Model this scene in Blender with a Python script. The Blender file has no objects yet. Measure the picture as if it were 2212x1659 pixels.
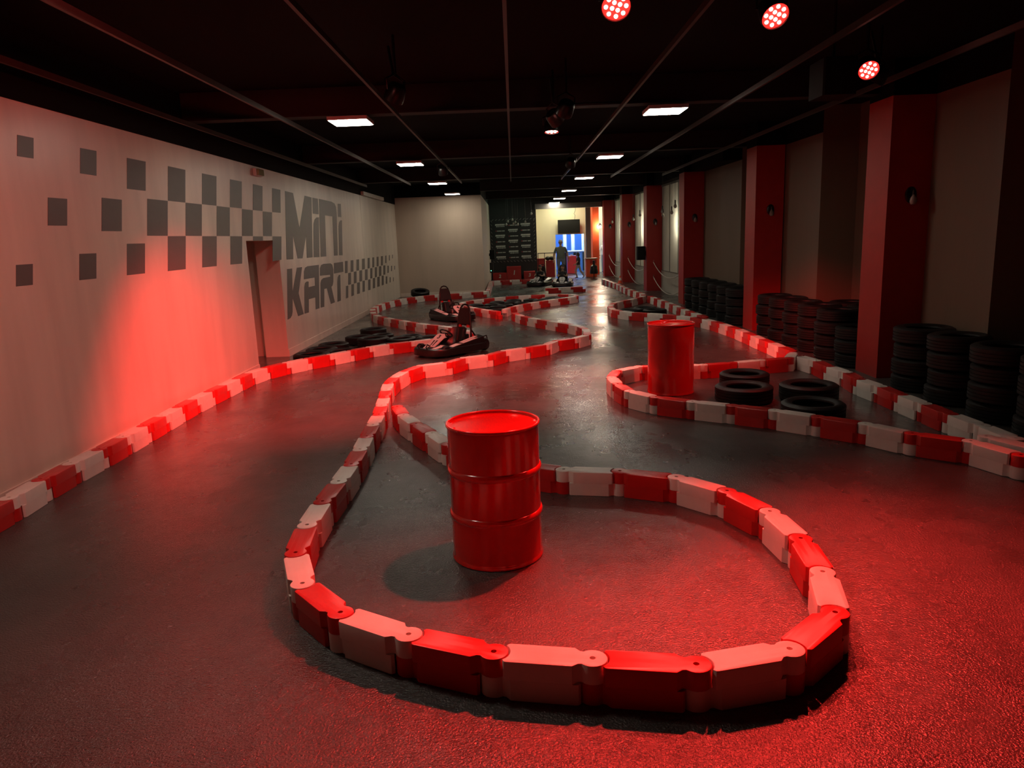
import bpy, bmesh, math, random
from mathutils import Vector, Matrix
from mathutils.geometry import tessellate_polygon

random.seed(7)
scene = bpy.context.scene
COL = scene.collection
PI = math.pi
R = math.radians

# ------------------------------------------------------------------ camera
cam_data = bpy.data.cameras.new('camera')
cam = bpy.data.objects.new('camera', cam_data)
COL.objects.link(cam)
cam_data.sensor_fit = 'HORIZONTAL'
cam_data.sensor_width = 36.0
cam_data.lens = 36.0 * 1580.0 / 2212.0
cam_data.clip_start = 0.05
cam_data.clip_end = 200
_r = Vector((0.99929071, 0.00124101, -0.03763689))
_u = Vector((0.03665496, 0.19701086, 0.97971584))
_f = Vector((-0.00863072, 0.98040052, -0.19682564))
cam.matrix_world = Matrix(((_r.x, _u.x, -_f.x, 0.0), (_r.y, _u.y, -_f.y, 0.0), (_r.z, _u.z, -_f.z, 2.0), (0, 0, 0, 1)))
scene.camera = cam

# ------------------------------------------------------------------ world, exposure
world = bpy.data.worlds.new('world')
scene.world = world
world.use_nodes = True
world.node_tree.nodes['Background'].inputs[0].default_value = (0.02, 0.015, 0.014, 1)
world.node_tree.nodes['Background'].inputs[1].default_value = 0.1
vs = scene.view_settings
vs.view_transform = 'Standard'
vs.look = 'None'
vs.gamma = 1.0
vs.use_curve_mapping = False
vs.exposure = 0.35

PANEL_STRENGTH = 28.0          # white ceiling panels
RED = (1.0, 0.034, 0.026)      # red LED spot colour
SPOT_POWER = 325.0
# red spots: place on the ceiling, aim on floor or wall, power factor, cone
SPOTS = [
    ((0.73, 5.18, 3.45), (0.35, 1.45, 0.0), 4.0, 106),
    ((1.90, 5.55, 3.45), (2.30, 2.00, 0.0), 2.8, 96),
    ((3.50, 7.54, 3.45), (2.70, 3.00, 0.0), 1.7, 70),
    ((-1.12, 7.55, 3.36), (-3.00, 9.20, 0.0), 5.5, 80),
    ((3.75, 7.95, 3.42), (2.20, 9.40, 0.2), 0.9, 62),
    ((0.63, 8.79, 3.36), (-0.90, 11.80, 0.0), 2.0, 80),
    ((0.60, 9.36, 3.36), (3.95, 12.30, 0.0), 4.0, 42),
    ((0.57, 10.28, 3.36), (0.55, 9.80, 0.0), 2.8, 74),
    ((-1.42, 16.0, 3.36), (-1.30, 18.00, 0.0), 0.8, 56),
    ((1.20, 15.2, 3.36), (0.90, 18.6, 0.0), 1.1, 56),
    ((-1.90, 3.30, 3.40), (-4.20, 8.20, 1.1), 0.6, 96),  # unseen spot, added for the red wash on the left wall
]
CHAINS = {'B': [(-1.366, 7.99), (-1.234, 7.57), (-1.046, 7.172), (-0.846, 6.78), (-0.653, 6.385), (-0.374, 6.044), (-0.05, 5.746), (0.334, 5.532), (0.765, 5.443), (1.162, 5.254), (1.447, 4.919), (1.607, 4.509), (1.639, 4.07), (1.587, 3.633), (1.471, 3.209), (1.145, 2.913), (0.714, 2.821), (0.28, 2.891), (-0.153, 2.969), (-0.559, 3.141), (-0.934, 3.371), (-1.22, 3.706), (-1.378, 4.117), (-1.429, 4.555), (-1.44, 4.995), (-1.426, 5.436), (-1.423, 5.877), (-1.44, 6.317), (-1.467, 6.757), (-1.49, 7.198), (-1.51, 7.638), (-1.557, 8.076), (-1.603, 8.514), (-1.655, 8.952), (-1.699, 9.39), (-1.683, 9.83), (-1.604, 10.263), (-1.438, 10.67), (-1.045, 10.868), (-0.835, 11.255), (-0.446, 11.46), (-0.21, 11.831), (0.155, 12.078), (0.499, 12.351), (0.679, 12.752), (1.041, 13.003), (1.301, 13.358), (1.341, 13.796), (1.345, 14.236), (1.282, 14.671), (1.123, 15.081), (0.909, 15.466), (0.698, 15.852), (0.497, 16.243), (0.314, 16.643), (0.155, 17.053), (0.042, 17.479), (-0.046, 17.91)], 'A': [(-3.938, 4.885), (-3.939, 5.325), (-3.974, 5.764), (-3.985, 6.204), (-3.977, 6.644), (-3.984, 7.085), (-3.997, 7.525), (-4.006, 7.965), (-4.024, 8.405), (-4.031, 8.846), (-4.019, 9.286), (-3.996, 9.725), (-3.981, 10.165), (-3.962, 10.605), (-3.868, 11.035), (-3.668, 11.427), (-3.422, 11.792), (-3.137, 12.127), (-2.874, 12.48), (-2.622, 12.841), (-2.303, 13.143), (-1.924, 13.367), (-1.544, 13.589), (-1.149, 13.782), (-0.893, 14.14), (-0.968, 14.574), (-1.166, 14.967), (-1.396, 15.342), (-1.648, 15.702), (-1.94, 16.031), (-2.218, 16.373), (-2.465, 16.737), (-2.705, 17.106), (-2.95, 17.471), (-3.18, 17.846), (-3.396, 18.23), (-3.58, 18.63), (-3.702, 19.052), (-3.805, 19.48), (-3.894, 19.911), (-3.965, 20.345), (-4.002, 20.783), (-4.019, 21.223), (-4.014, 21.663), (-3.979, 22.102), (-3.918, 22.537), (-3.829, 22.968), (-3.708, 23.391), (-3.549, 23.802), (-3.305, 24.168), (-3.075, 24.543), (-2.682, 24.741), (-2.275, 24.91), (-1.879, 25.099), (-1.479, 25.284), (-1.041, 25.325), (-0.952, 25.756), (-0.953, 26.196), (-0.958, 26.636), (-0.961, 27.076), (-0.966, 27.516), (-0.971, 27.956), (-0.976, 28.396), (-0.98, 28.836), (-0.985, 29.276), (-0.989, 29.716), (-0.993, 30.156), (-1.0, 30.596), (-0.995, 31.036), (-0.965, 31.475), (-0.606, 31.729), (-0.167, 31.761), (0.273, 31.772), (0.713, 31.77), (1.152, 31.758), (1.592, 31.743)], 'R1': [(4.156, 5.933), (4.152, 6.373), (4.127, 6.812), (4.123, 7.252), (4.112, 7.692), (4.109, 8.132), (4.071, 8.57), (4.121, 9.008), (4.081, 9.446), (4.093, 9.885), (4.015, 10.318)], 'R3': [(4.031, 10.57), (3.828, 10.18), (3.398, 10.085), (2.972, 9.975), (2.541, 9.888), (2.101, 9.892), (1.664, 9.939), (1.323, 9.661), (1.202, 9.238), (1.218, 8.798), (1.297, 8.365), (1.531, 7.993), (1.871, 7.713), (2.233, 7.464), (2.578, 7.191), (2.889, 6.88), (3.195, 6.563), (3.428, 6.191), (3.76, 5.901), (3.896, 5.483), (4.182, 5.149)], 'R2': [(4.096, 10.774), (4.089, 11.214), (4.085, 11.654), (4.08, 12.094), (4.084, 12.534), (4.092, 12.974), (4.086, 13.414), (4.064, 13.853), (4.03, 14.292), (3.983, 14.729), (3.899, 15.161), (3.736, 15.57), (3.52, 15.953), (3.293, 16.33), (2.986, 16.645), (2.693, 16.974), (2.482, 17.36), (2.38, 17.788), (2.368, 18.228), (2.413, 18.666), (2.509, 19.095), (2.651, 19.511), (2.885, 19.884), (3.144, 20.24), (3.38, 20.611), (3.593, 20.996), (3.751, 21.407), (3.817, 21.842), (3.829, 22.282), (3.796, 22.72), (3.774, 23.16), (3.754, 23.599), (3.739, 24.039), (3.729, 24.479), (3.727, 24.919), (3.729, 25.359), (3.733, 25.799), (3.735, 26.239), (3.735, 26.679), (3.728, 27.119), (3.716, 27.559), (3.699, 27.998), (3.68, 28.438), (3.66, 28.878), (3.642, 29.317), (3.629, 29.757), (3.621, 30.197)], 'R4': [(4.032, 15.545), (4.009, 15.984), (3.985, 16.423), (3.962, 16.863), (3.959, 17.303), (3.96, 17.743), (3.961, 18.183), (3.96, 18.623), (3.947, 19.062), (3.933, 19.502), (3.919, 19.942), (3.906, 20.382), (3.893, 20.822), (3.881, 21.261)], 'E': [(-0.293, 18.748), (-0.186, 19.175), (-0.028, 19.585), (0.163, 19.982), (0.395, 20.356), (0.648, 20.715), (0.926, 21.056), (1.24, 21.365), (1.531, 21.695), (1.817, 22.029), (1.872, 22.466), (1.695, 22.868), (1.332, 23.117), (0.895, 23.168), (0.455, 23.149), (0.041, 23.002), (-0.353, 22.806), (-0.702, 22.538), (-1.012, 22.226), (-1.306, 21.898), (-1.509, 21.508), (-1.564, 21.071), (-1.485, 20.638), (-1.357, 20.217), (-1.206, 19.804), (-1.03, 19.401), (-0.834, 19.007), (-0.618, 18.624), (-0.393, 18.245)], 'D': [(1.139, 25.915), (1.575, 25.979), (2.01, 26.043), (2.445, 26.107)], 'X': [(3.965, 6.02), (4.14, 5.616)]}
TYRES = {'left': [(-3.522, 12.388), (-3.541, 13.134), (-3.465, 13.717), (-3.121, 15.883), (-2.81, 14.223), (-2.244, 14.151), (-2.145, 14.72), (-1.674, 14.157), (-2.373, 13.518), (-3.101, 12.772), (-2.778, 15.072), (-3.173, 14.662)], 'island': [(-1.143, 21.217), (-0.664, 21.193), (-0.928, 20.276), (-0.533, 21.884), (-0.483, 20.455), (-0.288, 20.894), (-0.091, 21.697), (0.203, 21.317), (-0.041, 22.325), (0.474, 22.267), (0.958, 22.276), (1.161, 22.778), (0.751, 21.843), (1.427, 22.377), (-0.49, 19.554)], 'pen': [(2.656, 8.454), (2.917, 9.278), (3.404, 8.411), (3.089, 7.5)], 'pen2': [(3.23, 18.279), (3.366, 17.706), (2.812, 17.906)]}
SQUARES = [[(6.538, 3.015), (6.755, 3.016), (6.709, 2.837), (6.491, 2.835)], [(7.465, 3.013), (7.75, 3.016), (7.684, 2.768), (7.401, 2.769)], [(8.35, 3.01), (8.764, 3.011), (8.672, 2.678), (8.259, 2.676)], [(9.323, 3.012), (9.805, 3.009), (9.686, 2.593), (9.206, 2.594)], [(10.324, 3.009), (10.817, 3.009), (10.695, 2.595), (10.203, 2.595)], [(11.329, 3.006), (11.809, 3.007), (11.684, 2.594), (11.205, 2.595)], [(12.308, 3.004), (12.772, 3.0), (12.643, 2.587), (12.18, 2.588)], [(6.827, 2.51), (7.119, 2.512), (7.053, 2.263), (6.762, 2.261)], [(7.724, 2.554), (8.114, 2.552), (8.024, 2.219), (7.634, 2.218)], [(8.687, 2.592), (9.194, 2.591), (9.077, 2.172), (8.571, 2.173)], [(9.697, 2.593), (10.194, 2.592), (10.072, 2.172), (9.577, 2.173)], [(10.703, 2.592), (11.193, 2.589), (11.069, 2.172), (10.579, 2.173)], [(11.698, 2.585), (12.172, 2.584), (12.046, 2.173), (11.573, 2.174)], [(6.243, 1.927), (6.463, 1.928), (6.417, 1.749), (6.198, 1.749)], [(7.183, 1.998), (7.475, 1.998), (7.409, 1.749), (7.117, 1.749)], [(8.095, 2.086), (8.493, 2.087), (8.401, 1.753), (8.004, 1.751)], [(9.082, 2.168), (9.576, 2.17), (9.457, 1.755), (8.965, 1.752)], [(10.088, 2.169), (10.578, 2.169), (10.456, 1.755), (9.968, 1.755)], [(11.093, 2.17), (11.571, 2.168), (11.446, 1.755), (10.97, 1.757)], [(12.063, 2.169), (12.531, 2.167), (12.51, 2.099), (12.042, 2.101)], [(13.04, 2.17), (13.536, 2.168), (13.403, 1.756), (12.905, 1.744)], [(13.276, 3.002), (13.741, 3.0), (13.628, 2.588), (13.157, 2.587)], [(12.659, 2.582), (13.136, 2.581), (13.007, 2.172), (12.548, 2.174)], [(18.437, 1.572), (18.736, 1.568), (18.626, 1.269), (18.329, 1.277)], [(19.089, 1.568), (19.421, 1.564), (19.311, 1.271), (18.98, 1.275)], [(19.801, 1.567), (20.141, 1.564), (20.029, 1.27), (19.69, 1.274)], [(20.537, 1.566), (20.923, 1.564), (20.809, 1.272), (20.424, 1.271)], [(21.33, 1.565), (21.644, 1.563), (21.527, 1.268), (21.214, 1.269)], [(22.044, 1.562), (22.343, 1.561), (22.226, 1.269), (21.928, 1.271)], [(22.748, 1.561), (23.089, 1.558), (22.971, 1.27), (22.632, 1.274)], [(23.498, 1.56), (23.846, 1.559), (23.724, 1.265), (23.38, 1.273)], [(24.282, 1.559), (24.524, 1.56), (24.421, 1.316), (24.184, 1.324)], [(25.01, 1.556), (25.211, 1.559), (25.134, 1.378), (24.937, 1.385)], [(25.697, 1.555), (25.851, 1.556), (25.798, 1.433), (25.645, 1.434)], [(18.69, 1.263), (19.011, 1.259), (18.903, 0.969), (18.582, 0.972)], [(19.363, 1.265), (19.697, 1.262), (19.583, 0.961), (19.25, 0.964)], [(20.074, 1.265), (20.432, 1.261), (20.318, 0.965), (19.961, 0.971)], [(20.823, 1.26), (21.209, 1.256), (21.092, 0.958), (20.709, 0.967)], [(21.606, 1.261), (21.937, 1.258), (21.819, 0.962), (21.49, 0.967)], [(22.331, 1.259), (22.677, 1.257), (22.558, 0.962), (22.211, 0.961)], [(23.046, 1.263), (23.437, 1.257), (23.313, 0.957), (22.922, 0.961)], [(23.804, 1.259), (24.179, 1.253), (24.056, 0.96), (23.682, 0.967)], [(24.582, 1.223), (24.847, 1.217), (24.748, 0.984), (24.484, 0.99)], [(25.295, 1.193), (25.501, 1.189), (25.423, 1.009), (25.219, 1.015)], [(25.974, 1.165), (26.122, 1.164), (26.064, 1.033), (25.918, 1.036)], [(18.326, 0.961), (18.586, 0.955), (18.477, 0.66), (18.216, 0.659)], [(18.952, 0.96), (19.264, 0.958), (19.155, 0.667), (18.842, 0.665)], [(19.657, 0.963), (20.014, 0.955), (19.901, 0.66), (19.546, 0.669)], [(20.38, 0.968), (20.701, 0.961), (20.585, 0.664), (20.265, 0.669)], [(21.171, 0.957), (21.524, 0.95), (21.405, 0.65), (21.054, 0.662)], [(21.889, 0.961), (22.258, 0.952), (22.138, 0.654), (21.77, 0.664)], [(22.615, 0.957), (23.018, 0.948), (22.896, 0.653), (22.495, 0.661)], [(23.377, 0.957), (23.756, 0.945), (23.634, 0.652), (23.253, 0.657)], [(24.114, 0.894), (24.397, 0.887), (24.296, 0.648), (24.015, 0.659)], [(24.854, 0.829), (25.044, 0.823), (24.97, 0.652), (24.779, 0.654)], [(25.556, 0.785), (25.689, 0.781), (25.632, 0.649), (25.499, 0.653)]]
LETTERS = {'M': [(14.017, 2.997), (14.52, 2.989), (14.739, 2.329), (15.317, 2.983), (15.831, 2.973), (15.503, 1.742), (15.064, 1.741), (15.154, 2.186), (14.755, 1.741), (14.419, 1.747), (14.259, 2.193), (14.129, 1.742), (13.711, 1.749)], 'i1dot': [(15.907, 2.973), (16.339, 2.973), (16.292, 2.641), (15.823, 2.643)], 'i1': [(16.293, 2.578), (16.084, 2.569), (15.924, 2.522), (15.809, 2.437), (15.739, 2.27), (15.586, 1.74), (16.046, 1.733)], 'N': [(16.429, 2.975), (17.545, 2.966), (17.84, 2.938), (17.964, 2.861), (17.972, 2.684), (17.737, 1.726), (17.364, 1.729), (17.529, 2.631), (16.836, 2.635), (16.64, 1.733), (16.151, 1.734)], 'i2dot': [(18.176, 2.947), (18.488, 2.956), (18.437, 2.634), (18.082, 2.635)], 'i2': [(18.469, 2.563), (18.295, 2.555), (18.148, 2.51), (18.058, 2.413), (17.874, 1.727), (18.238, 1.718)], 'K': [(13.682, 1.576), (13.999, 1.574), (13.886, 1.141), (14.308, 1.575), (14.668, 1.574), (14.267, 1.088), (14.477, 0.661), (14.096, 0.659), (13.856, 1.031), (13.766, 0.774), (13.706, 0.712), (13.593, 0.674), (13.425, 0.665)], 'A1': [(15.946, 1.571), (15.041, 1.575), (14.87, 1.552), (14.771, 1.485), (14.713, 1.329), (15.514, 1.321), (15.485, 1.155), (14.999, 1.156), (15.036, 1.266), (14.908, 1.277), (14.771, 1.255), (14.689, 1.18), (14.54, 0.66), (14.85, 0.655), (14.931, 0.915), (15.43, 0.911), (15.374, 0.664), (15.684, 0.661)], 'R': [(15.954, 1.336), (16.009, 1.496), (16.128, 1.558), (16.326, 1.576), (16.966, 1.567), (17.122, 1.531), (17.187, 1.427), (17.087, 1.144), (17.0, 1.067), (16.861, 1.036), (17.072, 0.666), (16.688, 0.663), (16.451, 1.033), (16.214, 1.034), (16.09, 0.654), (15.781, 0.663), (15.935, 1.174), (16.034, 1.241), (16.22, 1.273), (16.844, 1.27), (16.843, 1.314)], 'Ttop': [(17.288, 1.562), (18.219, 1.561), (18.179, 1.319), (17.219, 1.322)], 'T': [(17.828, 1.265), (17.69, 1.268), (17.555, 1.222), (17.474, 1.121), (17.315, 0.655), (17.672, 0.656)]}

# ------------------------------------------------------------------ helpers
ORD = ['first', 'second', 'third', 'fourth', 'fifth', 'sixth', 'seventh', 'eighth', 'ninth', 'tenth', 'eleventh', 'twelfth',
       'thirteenth', 'fourteenth', 'fifteenth', 'sixteenth', 'seventeenth', 'eighteenth']


class MB:
    """collects simple shapes into one mesh"""
    def __init__(self):
        self.v = []
        self.f = []
        self.m = []

    def add(self, verts, faces, mi=0):
        o = len(self.v)
        self.v += [tuple(p) for p in verts]
        self.f += [tuple(i + o for i in f) for f in faces]
        self.m += [mi] * len(faces)

    def box(self, x0, x1, y0, y1, z0, z1, mi=0):
        self.add([(x0, y0, z0), (x1, y0, z0), (x1, y1, z0), (x0, y1, z0), (x0, y0, z1), (x1, y0, z1), (x1, y1, z1), (x0, y1, z1)],
                 [(0, 3, 2, 1), (4, 5, 6, 7), (0, 1, 5, 4), (1, 2, 6, 5), (2, 3, 7, 6), (3, 0, 4, 7)], mi)
        return self

    def hexa(self, pts, mi=0):
        """8 points: bottom 4 counter-clockwise, top 4"""
        self.add(pts, [(0, 3, 2, 1), (4, 5, 6, 7), (0, 1, 5, 4), (1, 2, 6, 5), (2, 3, 7, 6), (3, 0, 4, 7)], mi)
        return self

    def prism(self, outline, z0, z1, bevel=0.0, holes=(), mi=0, mat=None):
        """extrude a 2D outline; optional rounded top edge and through holes"""
        n = len(outline)

        def inset(k):
            if k == 0:
                return [Vector(p) for p in outline]
            res = []
            for i in range(n):
                a, b, c = Vector(outline[i - 1]), Vector(outline[i]), Vector(outline[(i + 1) % n])
                d1, d2 = (b - a), (c - b)
                if d1.length < 1e-9: d1 = d2
                if d2.length < 1e-9: d2 = d1
                d1.normalize(); d2.normalize()
                nn = Vector((-d1.y - d2.y, d1.x + d2.x))
                if nn.length < 1e-6:
                    nn = Vector((-d1.y, d1.x))
                nn.normalize()
                res.append(b + nn * k)
            return res
        loops = [(0, z0)]
        if bevel > 0:
            loops += [(0, z1 - bevel), (bevel * .3, z1 - bevel * .3), (bevel, z1)]
        else:
            loops += [(0, z1)]
        base = len(self.v)
        rings = []
        for k, z in loops:
            rings.append(len(self.v))
            self.v += [(p.x, p.y, z) for p in inset(k)]
        for a, b in zip(rings[:-1], rings[1:]):
            for i in range(n):
                j = (i + 1) % n
                self.f.append((a + i, a + j, b + j, b + i)); self.m.append(mi)
        hl = []
        for h in holes:
            hb = len(self.v)
            self.v += [(p[0], p[1], z0) for p in h]
            ht = len(self.v)
            self.v += [(p[0], p[1], z1) for p in h]
            k = len(h)
            for i in range(k):
                j = (i + 1) % k
                self.f.append((hb + j, hb + i, ht + i, ht + j)); self.m.append(mi)
            hl.append((hb, ht, k))
        for ring, top in ((rings[-1], True), (rings[0], False)):
            polys = [[Vector(self.v[ring + i]) for i in range(n)]]
            idx = [ring + i for i in range(n)]
            for hb, ht, k in hl:
                s = ht if top else hb
                polys.append([Vector(self.v[s + i]) for i in range(k)])
                idx += [s + i for i in range(k)]
            for t in tessellate_polygon(polys):
                a, b, c = (idx[q] for q in t)
                A, B, C = (Vector(self.v[q]) for q in (a, b, c))
                nz = (B - A).cross(C - A).z
                if (nz > 0) != top:
                    a, b = b, a
                self.f.append((a, b, c)); self.m.append(mi)
        return self

    def lathe(self, prof, n=32, cx=0, cy=0, closed=False, mi=0):
        """profile of (r, z) from bottom to top"""
        base = len(self.v)
        k = len(prof)
        for i in range(n):
            a = 2 * PI * i / n
            for r, z in prof:
                self.v.append((cx + r * math.cos(a), cy + r * math.sin(a), z))
        rng = range(k) if closed else range(k - 1)
        for i in range(n):
            i2 = (i + 1) % n
            for j in rng:
                j2 = (j + 1) % k
                self.f.append((base + i * k + j, base + i2 * k + j, base + i2 * k + j2, base + i * k + j2)); self.m.append(mi)
        if not closed:
            for j, rev in ((0, True), (k - 1, False)):
                if prof[j][0] > 1e-6:
                    c = [base + i * k + j for i in range(n)]
                    self.f.append(tuple(reversed(c)) if rev else tuple(c)); self.m.append(mi)
        return self

    def tube(self, pts, r, n=8, cyc=False, mi=0):
        pts = [Vector(p) for p in pts]
        base = len(self.v)
        m = len(pts)
        rr = r if isinstance(r, (list, tuple)) else [r] * m
        prev = None
        for i, p in enumerate(pts):
            if cyc:
                t = pts[(i + 1) % m] - pts[i - 1]
            else:
                t = pts[min(i + 1, m - 1)] - pts[max(i - 1, 0)]
            t.normalize()
            if prev is None:
                a = Vector((0, 0, 1)) if abs(t.z) < .9 else Vector((1, 0, 0))
                u = t.cross(a).normalized()
            else:
                u = (prev - t * prev.dot(t))
                u = u.normalized() if u.length > 1e-6 else t.orthogonal().normalized()
            prev = u
            w = t.cross(u)
            for k in range(n):
                a = 2 * PI * k / n
                self.v.append(tuple(p + (u * math.cos(a) + w * math.sin(a)) * rr[i]))
        for i in range(m if cyc else m - 1):
            i2 = (i + 1) % m
            for k in range(n):
                k2 = (k + 1) % n
                self.f.append((base + i * n + k, base + i * n + k2, base + i2 * n + k2, base + i2 * n + k)); self.m.append(mi)
        if not cyc:
            self.f.append(tuple(base + k for k in reversed(range(n)))); self.m.append(mi)
            self.f.append(tuple(base + (m - 1) * n + k for k in range(n))); self.m.append(mi)
        return self

    def ball(self, c, rx, ry, rz, n=16, m=10, mi=0, fn=None):
        base = len(self.v)
        vs_, fs = [], []
        for j in range(1, m):
            t = PI * j / m
            for i in range(n):
                a = 2 * PI * i / n
                vs_.append(Vector((math.sin(t) * math.cos(a), math.sin(t) * math.sin(a), math.cos(t))))
        vs_.append(Vector((0, 0, 1))); vs_.append(Vector((0, 0, -1)))
        for j in range(m - 2):
            for i in range(n):
                i2 = (i + 1) % n
                fs.append((j * n + i, (j + 1) * n + i, (j + 1) * n + i2, j * n + i2))
        T, B = (m - 1) * n, (m - 1) * n + 1
        for i in range(n):
            i2 = (i + 1) % n
            fs.append((T, i, i2)); fs.append((B, (m - 2) * n + i2, (m - 2) * n + i))
        if fn:
            vs_ = [fn(v) for v in vs_]
        self.add([(c[0] + v.x * rx, c[1] + v.y * ry, c[2] + v.z * rz) for v in vs_], fs, mi)
        return self

    def xf(self, M, start=0):
        self.v[start:] = [tuple(M @ Vector(p)) for p in self.v[start:]]
        return self

    def mesh(self, name, mats, smooth=40):
        me = bpy.data.meshes.new(name)
        me.from_pydata(self.v, [], self.f)
        if not isinstance(mats, (list, tuple)):
            mats = [mats]
        for m in mats:
            me.materials.append(m)
        if len(mats) > 1:
            me.polygons.foreach_set('material_index', self.m)
        if smooth:
            me.polygons.foreach_set('use_smooth', [True] * len(me.polygons))
            me.update()
            me.set_sharp_from_angle(angle=R(smooth))
        me.update()
        return me

    def build(self, name, mats, parent=None, loc=None, rot=None, smooth=40):
        return link(name, self.mesh(name, mats, smooth), parent, loc, rot)


def link(name, data, parent=None, loc=None, rot=None):
    o = bpy.data.objects.new(name, data)
    COL.objects.link(o)
    o.parent = parent
    if loc is not None:
        o.location = loc
    if rot is not None:
        o.rotation_euler = rot
    return o


def tag(o, label, cat, group=None):
    o['label'] = label
    o['category'] = cat
    if group:
        o['group'] = group
    return o


def thing(name, label, cat, loc=(0, 0, 0), rz=0.0, group=None):
    o = link(name, None, None, loc, (0, 0, rz))
    o.empty_display_size = 0.1
    return tag(o, label, cat, group)


def struct(o):
    o['kind'] = 'structure'
    return o


def dup(root, loc, rz, label, group=None):
    r = root.copy()
    COL.objects.link(r)
    r.location = loc
    r.rotation_euler = (0, 0, rz)
    r['label'] = label
    if group:
        r['group'] = group
    for ch in list(root.children):
        c = ch.copy()
        COL.objects.link(c)
        c.parent = r
        for g in list(ch.children):
            d = g.copy()
            COL.objects.link(d)
            d.parent = c
    return r


def circ(cx, cy, r, n, a0=0.0):
    return [(cx + r * math.cos(a0 + 2 * PI * i / n), cy + r * math.sin(a0 + 2 * PI * i / n)) for i in range(n)]


def rot_mat(loc, rx=0, ry=0, rz=0):
    return Matrix.Translation(loc) @ Matrix.Rotation(rz, 4, 'Z') @ Matrix.Rotation(ry, 4, 'Y') @ Matrix.Rotation(rx, 4, 'X')


# ------------------------------------------------------------------ materials
def mat(name, col, rough=0.5, metal=0.0, spec=0.5, var=0.06, scale=6.0, bump=0.0, bscale=60.0, coat=0.0):
    m = bpy.data.materials.new(name)
    m.use_nodes = True
    nt = m.node_tree
    b = nt.nodes['Principled BSDF']
    b.inputs['Roughness'].default_value = rough
    b.inputs['Metallic'].default_value = metal
    b.inputs['Specular IOR Level'].default_value = spec
    if coat:
        b.inputs['Coat Weight'].default_value = coat
        b.inputs['Coat Roughness'].default_value = 0.12
    tc = nt.nodes.new('ShaderNodeTexCoord')
    nz = nt.nodes.new('ShaderNodeTexNoise')
    nz.inputs['Scale'].default_value = scale
    nz.inputs['Detail'].default_value = 4
    nt.links.new(tc.outputs['Object'], nz.inputs['Vector'])
    rp = nt.nodes.new('ShaderNodeValToRGB')
    rp.color_ramp.elements[0].position = 0.3
    rp.color_ramp.elements[1].position = 0.7
    rp.color_ramp.elements[0].color = tuple(c * (1 - var) for c in col) + (1,)
    rp.color_ramp.elements[1].color = tuple(min(1, c * (1 + var)) for c in col) + (1,)
    nt.links.new(nz.outputs['Fac'], rp.inputs['Fac'])
    nt.links.new(rp.outputs['Color'], b.inputs['Base Color'])
    if bump:
        n2 = nt.nodes.new('ShaderNodeTexNoise')
        n2.inputs['Scale'].default_value = bscale
        n2.inputs['Detail'].default_value = 3
        nt.links.new(tc.outputs['Object'], n2.inputs['Vector'])
        bp = nt.nodes.new('ShaderNodeBump')
        bp.inputs['Strength'].default_value = bump
        bp.inputs['Distance'].default_value = 0.01
        nt.links.new(n2.outputs['Fac'], bp.inputs['Height'])
        nt.links.new(bp.outputs['Normal'], b.inputs['Normal'])
    return m


def emit(name, col, strength):
    m = bpy.data.materials.new(name)
    m.use_nodes = True
    b = m.node_tree.nodes['Principled BSDF']
    b.inputs['Base Color'].default_value = tuple(col) + (1,)
    b.inputs['Emission Color'].default_value = tuple(col) + (1,)
    b.inputs['Emission Strength'].default_value = strength
    return m


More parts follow.
